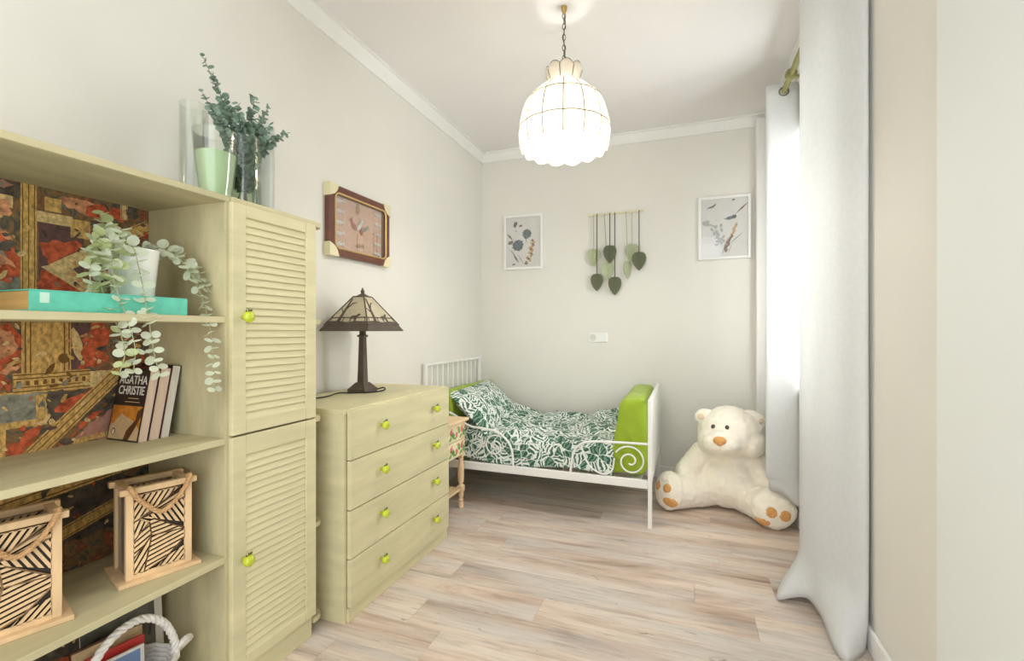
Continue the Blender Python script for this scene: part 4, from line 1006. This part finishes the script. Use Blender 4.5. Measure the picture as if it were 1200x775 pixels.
mc = thing('leaf_wall_hanging', 'macrame wall hanging of light and dark green cotton leaves on a thin rod', 'wall hanging', (-0.50, YB, 1.985))
obj('rod', MB().tube([(-0.705, 3.640, 1.983), (-0.285, 3.640, 1.990)], 0.0075, 8), 'dowel', mc)
def mleaf(x, ztop, h, wd, mat, yy, tw=0.0, cordx=None):
    cx = cordx if cordx is not None else x
    obj('cord', MB().tube([(cx, yy - .001, 1.990), (cx, yy, 1.978), (x, yy, ztop - .004)], 0.0036 if mat == 'mac_dark' else 0.003, 6), 'mac_cord_d' if mat == 'mac_dark' else 'mac_cord_l', mc)
    prof_ = [(0, 0), (.28, .035), (.44, .14), (.50, .32), (.46, .52), (.34, .72), (.16, .90), (0, 1.0)]
    poly = [(a * wd, -b * h) for a, b in prof_] + [(-a * wd, -b * h) for a, b in prof_[-2:0:-1]]
    m = Matrix.Translation((x, yy, ztop)) @ Matrix.Rotation(tw, 4, 'Z') @ frame((0, 0, 0), (1, 0, 0), (0, 0, 1)) @ Matrix.Translation((0, 0, -.004))
    mb = MB().prism(poly, m, 0.008)
    for s_ in (1, -1):                                          # raised fibre lines, slanting down from the midrib
        for k_ in range(1, 8):
            v0 = -h * (.06 + .11 * k_); w_ = wd * .5 * (1 - abs(k_ / 8 - .3)) * .8
            p, q = (0, v0), (s_ * w_, v0 + h * .13)
            mb.prism([(p[0], p[1] - .0022), (q[0], q[1] - .0015), (q[0], q[1] + .0015), (p[0], p[1] + .0022)], m @ Matrix.Translation((0, 0, 0.008)), .0025)
    mb.tube([m @ Vector((0, 0, .010)), m @ Vector((0, -h * .96, .010))], 0.003, 6)
    obj('leaf', mb, mat, mc, smooth=0)
mleaf(-0.660, 1.722, 0.135, 0.100, 'mac_light', 3.632)
mleaf(-0.633, 1.528, 0.135, 0.096, 'mac_dark', 3.620)
mleaf(-0.556, 1.620, 0.140, 0.098, 'mac_light', 3.634, 0.3, -0.578)
mleaf(-0.535, 1.742, 0.140, 0.100, 'mac_dark', 3.620)
mleaf(-0.497, 1.500, 0.140, 0.100, 'mac_dark', 3.622)
mleaf(-0.403, 1.620, 0.140, 0.070, 'mac_light', 3.628, 0.8, -0.415)
mleaf(-0.372, 1.745, 0.135, 0.108, 'mac_light', 3.642)
mleaf(-0.318, 1.678, 0.140, 0.104, 'mac_dark', 3.616)

so = thing('wall_socket', 'white double socket plate on the back wall under the leaf hanging', 'socket', (-0.63, YB, 1.035))
obj('plate', MB().box((-0.708, YB - 0.008, 0.998), (-0.556, YB, 1.072), 0.003), 'plastic', so)
mm = frame((-0.670, YB - 0.008, 1.035), (1, 0, 0), (0, 0, 1))
obj('outlet', MB().lathe([(0.026, 0), (0.026, 0.003), (0.022, 0.003), (0.021, 0.0005), (0.001, 0.0005)], 24, mat=mm, cap=False).lathe([(.0025, .0006), (.0025, .0015)], 8, mat=mm @ Matrix.Translation((.008, 0, 0))).lathe([(.0025, .0006), (.0025, .0015)], 8, mat=mm @ Matrix.Translation((-.008, 0, 0))), 'plastic_grey', so)
obj('switch', MB().box((-0.622, YB - 0.012, 1.006), (-0.564, YB - .008, 1.064), 0.0015), 'plastic', so)

# ------------------------------------------------------------------ pendant lamp
QX, QY = -0.520, 2.110
pd = thing('pendant_lamp', 'capiz shell dome pendant lamp hanging from a brass chain, lit', 'lamp', (QX, QY, ZC))
obj('ceiling_canopy', MB().lathe([(0.001, ZC), (0.014, ZC), (0.012, ZC - 0.018), (0.006, ZC - 0.03), (0.002, ZC - 0.034)], 20, (QX, QY, 0), cap=False), 'brass', pd)
lk = MB(); lk.tube([(0.0075 * math.cos(a), 0, 0.0150 * math.sin(a)) for a in [2 * math.pi * i / 14 for i in range(14)]], 0.0018, 5, closed=True)
me = bpy.data.meshes.new('chain_link'); lk.bm.to_mesh(me); lk.bm.free(); me.materials.append(M['chain']); me.polygons.foreach_set('use_smooth', [True] * len(me.polygons))
z = ZC - 0.042; i = 0
while z > 2.318:
    piece('chain_link', me, pd, (QX, QY, z), (0, 0, R(20 + 90 * (i % 2)))); z -= 0.0245; i += 1
obj('cable', MB().tube(catmull([(QX, QY, ZC - .03), (QX + .006, QY, 2.50), (QX - .005, QY + .004, 2.44), (QX + .005, QY - .003, 2.38), (QX, QY, 2.29)], 8), 0.0022, 6), 'chain', pd)
obj('top_cap', MB().lathe([(0.004, 2.318), (0.018, 2.312), (0.030, 2.300), (0.034, 2.285), (0.030, 2.284), (0.002, 2.300)], 20, (QX, QY, 0), cap=False), 'brass', pd)
NG = 14
prof = [(0.074, 2.222), (0.103, 2.204), (0.140, 2.174), (0.169, 2.140), (0.188, 2.100), (0.199, 2.058), (0.204, 2.015), (0.2045, 1.985), (0.199, 1.950), (0.192, 1.930)]
rows = [(0, 3), (3, 6), (6, 9)]
def pt(r_, z_, a): return Vector((QX + r_ * math.cos(a), QY + r_ * math.sin(a), z_))
fr = MB()
for g in range(NG):
    a0, a1 = 2 * math.pi * g / NG, 2 * math.pi * (g + 1) / NG; am_ = (a0 + a1) / 2
    bulge = lambda a: 1 + 0.022 * math.sin(math.pi * (a - a0) / (a1 - a0))
    for ri, (s_, e_) in enumerate(rows):
        mb = MB(); ns = 5
        def fn(u, v):
            q = s_ + (e_ - s_) * v; k_ = min(int(q), len(prof) - 2); f_ = q - k_
            r_ = prof[k_][0] + (prof[k_ + 1][0] - prof[k_][0]) * f_; z_ = prof[k_][1] + (prof[k_ + 1][1] - prof[k_][1]) * f_
            if ri == 2: z_ -= 0.016 * math.sin(math.pi * u) * max(0, v - .4) / .6
            a = a0 + (a1 - a0) * u; return pt(r_ * bulge(a), z_, a)
        mb.grid(fn, ns, 4)
        o = obj('shell_panel', mb, 'capiz', pd, smooth=70, recalc=False)
        mods(o, ('SOLIDIFY', dict(thickness=0.0012, offset=0)))
    fr.tube([pt(r_, z_, a0) for r_, z_ in prof], 0.0020, 6)
    for k_ in (3, 6): fr.tube([pt(prof[k_][0] * bulge(a0 + (a1 - a0) * u / 4) + .0006, prof[k_][1], a0 + (a1 - a0) * u / 4) for u in range(5)], 0.0020, 6)
    fr.tube([pt(prof[-1][0] * bulge(a0 + (a1 - a0) * u / 6), prof[-1][1] - .016 * math.sin(math.pi * u / 6), a0 + (a1 - a0) * u / 6) for u in range(7)], 0.0012, 5)
fr.tube([pt(prof[0][0], prof[0][1], 2 * math.pi * i / 28) for i in range(28)], 0.0016, 5, closed=True)
obj('shade_frame', fr, 'chain', pd)
for g in range(8):                                              # crown of petal panels
    a0, a1 = 2 * math.pi * g / 8, 2 * math.pi * (g + 1) / 8
    def fn(u, v):
        wv = math.sin(math.pi * u) ** .5 if v > .6 else 1
        r_ = 0.066 + 0.024 * v ** .8 * (1 + .1 * math.sin(math.pi * u)) - (0.012 * max(0, v - .8) / .2)
        return pt(r_, 2.222 + 0.078 * v * (1 - (.22 * (abs(2 * u - 1) ** 2) * v)), a0 + (a1 - a0) * u)
    mb = MB().grid(fn, 6, 6)
    o = obj('petal_panel', mb, 'capiz_top', pd, smooth=70, recalc=False); mods(o, ('SOLIDIFY', dict(thickness=0.0014, offset=0)))
    e_ = MB().tube([fn(0, v / 8) for v in range(9)] + [fn(u / 8, 1) for u in range(1, 9)] + [fn(1, 1 - v / 8) for v in range(1, 9)], 0.0014, 5)
    obj('petal_edge', e_, 'chain', pd)
M['bulb'] = pm('lit_bulb', (255, 250, 240), 0.3, 0.0, emit=((255, 249, 240), 4.2))
obj('bulb', MB().ell((QX, QY, 2.055), (0.036, 0.036, 0.05), None, 20, 14), 'bulb', pd)
obj('bulb_holder', MB().lathe([(0.018, 2.10), (0.020, 2.15), (0.012, 2.16), (0.008, 2.30)], 16, (QX, QY, 0)), 'plastic', pd)
pl_ = bpy.data.lights.new('pendant_bulb', 'POINT'); pl_.energy = 8; pl_.color = (1, .98, .945); pl_.shadow_soft_size = 0.045
po = bpy.data.objects.new('pendant_bulb', pl_); COL.objects.link(po); po.location = (QX, QY, 1.99)

# ------------------------------------------------------------------ bedside table
nx1, ny0, ny1 = -1.275, 2.262, 2.618
nt = thing('bedside_table', 'small pale pine bedside table with two flowered drawers between chest and bed', 'bedside table', (-1.43, 2.44, 0))
obj('tabletop', MB().box((-1.600, ny0 - .02, 0.535), (nx1 + .022, ny1 + .022, 0.553), .004), 'pine', nt)
obj('carcass', MB().box((-1.585, ny0 + .01, 0.325), (nx1 - .012, ny1 - .01, 0.535)), 'pine', nt)
for z0_, z1_ in ((0.432, 0.528), (0.334, 0.427)):
    d = obj('drawer', MB().box((nx1 - .012, ny0 + .022, z0_), (nx1 + .002, ny1 - .022, z1_), .002), 'floral_cream', nt)
    fm = frame((nx1 + .002, 0, 0), (0, 1, 0), (0, 0, 1)); mb = MB(); zc_ = (z0_ + z1_) / 2
    for k_, yy in enumerate((2.31, 2.37, 2.44, 2.51, 2.575)):
        mb.prism(blob(yy, zc_ + .012 * (-1) ** k_, .016, .018, 10, .15, 0, k_), fm, .0006, 0)
        mb.prism(blob(yy + .028, zc_ - .012 * (-1) ** k_, .016, .022, 10, .2, .4, 9 + k_), fm, .0005, 1)
        mb.prism(blob(yy - .012, zc_ - .026, .02, .008, 8, .2, .4, 19 + k_), fm, .0004, 1); mb.prism(blob(yy + .010, zc_ + .030, .010, .008, 8, .2, .4, 29 + k_), fm, .0004, 2)
    obj('painted_flowers', mb, ['floral_pink', 'floral_green', 'floral_orange'], d, smooth=0)
    obj('drawer_knob', MB().lathe([(0.006, 0), (0.006, .008), (.011, .012), (.010, .020), (.002, .023)], 14, mat=Matrix.Translation((nx1 + .002, 2.44, zc_)) @ Matrix.Rotation(R(90), 4, 'Y')), 'floral_green', d)
for lx in (nx1 - .016, -1.572):
    for ly in (ny0 + .018, ny1 - .016):
        mb = MB().box((lx - .018, ly - .018, .10), (lx + .018, ly + .018, .14), .002).box((lx - .018, ly - .018, .315), (lx + .018, ly + .018, .535), .002)
        mb.lathe([(.012, 0), (.017, .006), (.018, .03), (.012, .042), (.018, .05), (.012, .06), (.017, .075), (.017, .10)], 14, (lx, ly, 0))
        mb.lathe([(.017, .14), (.012, .15), (.017, .16), (.020, .20), (.019, .26), (.013, .295), (.018, .302), (.013, .308), (.017, .315)], 14, (lx, ly, 0))
        obj('leg', mb, 'pine', nt)
obj('low_shelf', MB().box((-1.575, ny0 + .015, .108), (nx1 - .012, ny1 - .014, .124), .002), 'pine', nt)

# ------------------------------------------------------------------ bed
bx0, bx1, by0, by1 = -1.590, -0.178, 2.690, 3.545
bd = thing('bed_frame', 'white metal child bed frame with spindle ends and scroll side guards along the back wall', 'bed', (-0.88, 3.11, 0))
W_ = 'white'
def post(x, y_, h): return MB().box((x - .011, y_ - .011, 0), (x + .011, y_ + .011, h), .002)
for y_ in (by0, by1):
    obj('head_post', post(bx0, y_, 0.875), W_, bd); obj('foot_post', post(bx1, y_, 0.708), W_, bd)
obj('head_rail', MB().box((bx0 - .010, by0 + .011, 0.858), (bx0 + .010, by1 - .011, 0.875), .002).box((bx0 - .008, by0 + .011, .30), (bx0 + .008, by1 - .011, .32), .002), W_, bd)
obj('foot_rail', MB().box((bx1 - .010, by0 + .011, 0.692), (bx1 + .010, by1 - .011, 0.708), .002).box((bx1 - .008, by0 + .011, .23), (bx1 + .008, by1 - .011, .262), .002), W_, bd)
for i in range(1, 11):
    yy = by0 + (by1 - by0) * i / 11
    obj('spindle', MB().tube([(bx0, yy, .32), (bx0, yy, .858)], .0042, 8), W_, bd)
    obj('spindle', MB().tube([(bx1, yy, .262), (bx1, yy, .692)], .0042, 8), W_, bd)
for y_ in (by0, by1):
    obj('side_rail', MB().box((bx0 + .011, y_ - .010, .216), (bx1 - .011, y_ + .010, .264), .003), W_, bd)
for i in range(9):
    xx = bx0 + .09 + i * .155
    obj('bed_slat', MB().box((xx - .03, by0 + .010, .236), (xx + .03, by1 - .010, .246)), W_, bd)
def spiral(cx, cz_, r0, turns, a0, sgn, n=46):
    return [(cx + r0 * (1 - .86 * i / n) * math.cos(a0 + sgn * 2 * math.pi * turns * i / n), by0 - .002, cz_ + r0 * (1 - .86 * i / n) * math.sin(a0 + sgn * 2 * math.pi * turns * i / n)) for i in range(n + 1)]
gy = by0 - .002
g = MB().tube(catmull([(bx1 - .008, gy, .462), (-0.35, gy, .459), (-0.50, gy, .452), (-0.565, gy, .430), (-0.605, gy, .380), (-0.625, gy, .264)], 8), .0070, 8)
o = obj('guard_rail', g, W_, bd)
obj('scroll', MB().tube(spiral(-0.285, .358, .090, 1.75, R(150), -1), .0050, 7), W_, o)
obj('scroll', MB().tube(catmull([(-0.372, gy, .368), (-0.385, gy, .30), (-0.43, gy, .272), (-0.50, gy, .30), (-0.54, gy, .36), (-0.56, gy, .425)], 8), .0050, 7), W_, o)
g = MB().tube(catmull([(bx0 + .008, gy, .560), (-1.45, gy, .570), (-1.37, gy, .545), (-1.28, gy, .490), (-1.17, gy, .478), (-1.08, gy, .462), (-1.01, gy, .405), (-0.985, gy, .340), (-0.980, gy, .264)], 8), .0070, 8)
o = obj('guard_rail', g, W_, bd)
obj('scroll', MB().tube(spiral(-1.10, .375, .070, 1.6, R(60), 1), .0050, 7), W_, o)
obj('scroll', MB().tube(catmull([(-1.165, gy, .400), (-1.22, gy, .33), (-1.28, gy, .30), (-1.35, gy, .33), (-1.40, gy, .42)], 8), .0050, 7), W_, o)
# mattress under a green sheet, too long for the bed: both ends turn up
mx = [(-1.565, .266), (-1.565, .64), (-1.545, .690), (-1.46, .698), (-1.425, .66), (-1.42, .42), (-1.38, .385), (-0.42, .385), (-0.378, .42), (-0.350, .668), (-0.325, .700), (-0.225, .705), (-0.200, .670), (-0.196, .30), (-0.22, .262 + .004)]
mb = MB().prism(mx[::-1], frame((0, 2.738, 0), (1, 0, 0), (0, 0, 1)), -0.775)
es = [e for e in mb.bm.edges if abs((e.verts[0].co - e.verts[1].co).y) < 1e-4]
bmesh.ops.bevel(mb.bm, geom=es, offset=.022, segments=3, affect='EDGES', profile=.5)
mo = obj('mattress', mb, 'green_sheet', None, smooth=50, origin=(-0.88, 3.11, .266))
mods(mo, ('REMESH', dict(mode='VOXEL', voxel_size=0.011)), ('SMOOTH', dict(iterations=3, factor=0.5)))
nrms = [v.normal.copy() for v in mo.data.vertices]
for v, nv in zip(mo.data.vertices, nrms):                                      # pulled sheet: slanting creases, strongest where it turns up
    w = v.co + Vector((-0.88, 3.11, .266)); k_ = 1.0 if w.x > -0.45 else 0.35
    q = noise.noise(Vector(((w.x * 1.0 + w.z * .55) * 13, (w.y + w.z * .5) * 11, w.z * 2.5))); q = (1 - 2 * abs(q)) * .007 + noise.noise(w * 6) * .006
    v.co += nv * (q * k_ - .003)
mo.data.polygons.foreach_set('use_smooth', [True] * len(mo.data.polygons))
tag(mo, 'mattress in bright green sheet, turned up at both ends of the bed', 'mattress')
# duvet
def farz(x):
    T = [(-1.45, .52), (-1.34, .52), (-1.267, .50), (-1.127, .470), (-.99, .446), (-.824, .443), (-.663, .450), (-.60, .478), (-.446, .503), (-.36, .50)]
    if x <= T[0][0]: return T[0][1]
    for (a, p), (b_, q) in zip(T, T[1:]):
        if x <= b_: return p + (q - p) * (x - a) / (b_ - a)
    return T[-1][1]
def duvet(u, v):
    x = -1.405 + (1.405 - .382) * u
    s_ = v * 1.06                                               # first part hangs down on the near side
    hang = 0.16
    if s_ < hang:
        k_ = s_ / hang; y_ = 2.709 + .004 * math.sin(x * 23) + .012 * k_ * k_; z_ = .268 + .011 * math.sin(x * 9 + 1) + (.150) * k_
        y_ += .006 * noise.noise((x * 9, z_ * 9, 2))
    else:
        k_ = (s_ - hang) / (1.06 - hang); y_ = 2.724 + k_ * (3.50 - 2.724)
        near_z = .425 + .02 * math.sin(x * 5 + 1); z_ = near_z + (farz(x) - near_z) * min(1, k_ * 1.15) ** .8
        z_ += .030 * math.exp(-((x + .52) / .12) ** 2) * (1 - .5 * k_)
        z_ -= .05 * max(0, 1 - k_ / .10) ** 2
        cr_ = 1 - abs(noise.noise((x * 5.5, y_ * 5.5, 1))) * 2
        z_ += .034 * noise.noise((x * 4.2, y_ * 4.2, 5)) + .020 * cr_ * abs(cr_) + .009 * noise.noise((x * 14, y_ * 14, 7))
        z_ = max(z_, .398)
    return Vector((x, y_, z_))
mb = MB().grid(duvet, 90, 80, uvs=(1.03, 1.06))
o = obj('duvet', mb, 'leafy', None, smooth=80, origin=(-0.88, 3.11, .386), recalc=False)
mods(o, ('SOLIDIFY', dict(thickness=0.008, offset=0)))
tag(o, 'rumpled duvet with green and white jungle leaf print over the bed', 'duvet')
mb = MB(); PW, PH, PT = 0.70, 0.40, 0.075
def pfn(sgn):
    def fn(u, v):
        a, b_ = 2 * u - 1, 2 * v - 1
        t_ = (max(0, 1 - abs(a) ** 2.6) * max(0, 1 - abs(b_) ** 2.6)) ** .55
        pin = 1 - .06 * (abs(a * b_)) ** 2 + 0
        t_ *= 1 + .16 * noise.noise((a * 2.2, b_ * 2.2, 3 + sgn))
        return Vector((a * PW / 2 * (1 - .05 * (1 - b_ * b_)) , b_ * PH / 2 * (1 - .07 * (1 - a * a)), sgn * PT * t_))
    return fn
mb.grid(pfn(1), 26, 20, uvs=(.7, .4)); mb.grid(pfn(-1), 26, 20, uvs=(.7, .4))
bmesh.ops.remove_doubles(mb.bm, verts=mb.bm.verts[:], dist=.0005)
pc = Vector((-1.318, 3.085, .560))
m = Matrix.Translation(pc) @ frame((0, 0, 0), (0, 1, 0.03), Vector((-.74, .03, .67)))
bmesh.ops.transform(mb.bm, matrix=m, verts=mb.bm.verts[:])
tag(obj('pillow', mb, 'leafy', None, smooth=80, origin=pc), 'plump pillow with the same green leaf print leaning at the head of the bed', 'pillow')

# ------------------------------------------------------------------ teddy bear
tb = thing('teddy_bear', 'large cream plush teddy bear sitting on the floor in the far corner', 'teddy bear', (0.24, 3.20, 0))
mb = MB()
def limb(a, b_, ra, rb, n=7):
    a, b_ = Vector(a), Vector(b_)
    for i in range(n):
        q = i / (n - 1); r_ = ra + (rb - ra) * q; mb.ell(a.lerp(b_, q), (r_, r_, r_), None, 18, 12)
mb.ell((0.252, 3.225, 0.205), (0.172, 0.160, 0.200)); mb.ell((0.250, 3.155, 0.165), (0.172, 0.150, 0.155)); mb.ell((0.260, 3.20, 0.33), (0.160, 0.13, 0.11))
mb.ell((0.264, 3.125, 0.470), (0.190, 0.160, 0.148)); mb.ell((0.258, 3.135, 0.545), (0.130, 0.125, 0.085))
for sx in (-1, 1): mb.ell((0.262 + sx * .105, 3.085, 0.428), (0.085, 0.105, 0.088))
mb.ell((0.200, 2.985, 0.432), (0.108, 0.084, 0.066)); mb.ell((0.192, 2.965, 0.468), (0.060, 0.055, 0.036))
mb.ell((0.112, 3.150, 0.562), (0.060, 0.034, 0.042), Matrix.Rotation(R(-25), 3, 'Y')); mb.ell((0.400, 3.140, 0.560), (0.078, 0.038, 0.042), Matrix.Rotation(R(32), 3, 'Y'))
limb((0.105, 3.19, 0.310), (0.015, 3.115, 0.215), .078, .070); limb((0.410, 3.19, 0.310), (0.452, 3.060, 0.205), .078, .066)
limb((0.130, 3.170, 0.112), (-0.060, 3.035, 0.104), .112, .100); limb((0.350, 3.130, 0.112), (0.448, 2.955, 0.104), .112, .102)
nl = Vector((-.62, -.76, .16)).normalized(); nr = Vector((.12, -.97, .20)).normalized()
def foot(c, nrm, rx, rz_, ry):
    x_ = Vector((0, 0, 1)).cross(nrm).normalized() * -1; z_ = x_.cross(nrm).normalized()
    if z_.z < 0: z_ = -z_; x_ = -x_
    rot = Matrix((x_, nrm, z_)).transposed(); mb.ell(c, (rx, ry, rz_), rot, 22, 14); return rot
fl_c, fr_c = Vector((-.085, 3.005, .118)), Vector((.462, 2.920, .112))
rl = foot(fl_c, nl, .098, .116, .062); rr_ = foot(fr_c, nr, .116, .110, .062)
o = obj('body', mb, 'plush', tb, smooth=None)
mods(o, ('REMESH', dict(mode='VOXEL', voxel_size=0.008)), ('SMOOTH', dict(iterations=5, factor=0.5)))
me = o.data; inv = WM[o]
zmin = min(v.co.z for v in me.vertices)
nrms = [v.normal.copy() for v in me.vertices]
for v, nv in zip(me.vertices, nrms):
    n_ = noise.noise(Vector(v.co) * 75) * .0042 + noise.noise(Vector(v.co) * 28) * .004
    v.co += nv * n_
    if v.co.z < 0.002: v.co.z = 0.002
me.polygons.foreach_set('use_smooth', [True] * len(me.polygons))
me.materials.clear(); me.materials.append(M['plush'])
from mathutils.bvhtree import BVHTree
bvh = BVHTree.FromPolygons([inv @ v.co for v in me.vertices], [tuple(p.vertices) for p in me.polygons])
def stick(p, d, sink=0.0):
    """drop p along d onto the body surface"""
    h, n_, _, _ = bvh.ray_cast(Vector(p), Vector(d).normalized())
    return (Vector(p), -Vector(d).normalized()) if h is None else (h - n_ * sink, n_)
def pad(name, mat, p, d, rx, ry, th, lab=None, roll=0.0):
    """patch that follows the body surface"""
    d = Vector(d).normalized(); x_ = Vector((0, 0, 1)).cross(d).normalized(); y_ = d.cross(x_)
    mb_ = MB(); rings_ = 5; seg = 18; prev = None; grid_ = []
    for i in range(rings_ + 1):
        q = i / rings_; rg_ = []
        for j in range(seg):
            a = 2 * math.pi * j / seg; ax, ay = rx * q * math.cos(a), ry * q * math.sin(a)
            ax, ay = ax * math.cos(roll) - ay * math.sin(roll), ax * math.sin(roll) + ay * math.cos(roll)
            h, n_ = stick(Vector(p) + x_ * ax + y_ * ay - d * .06, d)
            if (h - Vector(p)).length > 2.2 * max(rx, ry): h = Vector(p) + x_ * ax + y_ * ay
            rg_.append(mb_.bm.verts.new(h - d * (th * (1 - q ** 4) + .0008 - .002 * (q == 1))))
        grid_.append(rg_)
    mb_.bm.faces.new(grid_[1])
    for a, b_ in zip(grid_[1:], grid_[2:]):
        for j in range(seg): mb_.bm.faces.new((a[j], a[(j + 1) % seg], b_[(j + 1) % seg], b_[j]))
    for v in grid_[0]: mb_.bm.verts.remove(v)
    o_ = obj(name, mb_, mat, tb, smooth=80)
    if lab: o_['label'] = lab
    return o_
fd = Vector((.30, .95, .05))
for nrm, pads in ((nl, ((-.100, 3.0, .130, .027, .028), (-.150, 3.0, .142, .022, .028), (-.080, 2.96, .058, .046, .030))), (nr, ((.442, 2.85, .108, .028, .030), (.512, 2.85, .096, .032, .030), (.395, 2.86, .048, .046, .026)))):
    for k_, (x, y_, z, rx, ry) in enumerate(pads):
        h, n_ = stick((x + .01, y_ - .2, z + .065), (-.05, 1.0, -.32))
        pad('sole_pad' if k_ == 2 else 'paw_pad', 'plush_tan', h, -n_, rx, ry, .006)
hn, hd_ = Vector((0.185, 2.80, 0.463)), Vector((0.03, 1, 0))
p, n_ = stick(hn, hd_)
obj('nose', MB().ell(p, (.036, .020, .025), None, 16, 12).ell(p + Vector((0, -.004, -.012)), (.020, .016, .018)), 'plush_tan', tb)
for ex, ez in ((0.158, .522), (0.232, .526)):
    p, n_ = stick((ex - .005, 2.80, ez), hd_); obj('eye', MB().ell(p - n_ * .002, (.0125, .009, .0150)), 'eye', tb)
p, n_ = stick((0.190, 2.80, .425), hd_)
obj('mouth', MB().tube([stick((0.190, 2.80, .448), hd_)[0], p, stick((0.186, 2.80, .415), hd_)[0], stick((0.168, 2.80, .402), hd_)[0]], .0016, 5).tube([stick((0.186, 2.80, .415), hd_)[0], stick((0.210, 2.80, .402), hd_)[0]], .0016, 5), 'plush_ear', tb)
pad('inner_ear', 'plush_ear', (0.402, 3.14, .552), Vector((-.15, 1, .2)), .046, .016, .003, None, R(-30))
pad('inner_ear', 'plush_ear', (0.100, 3.15, .560), Vector((.10, 1, .1)), .022, .020, .003, None, R(30))
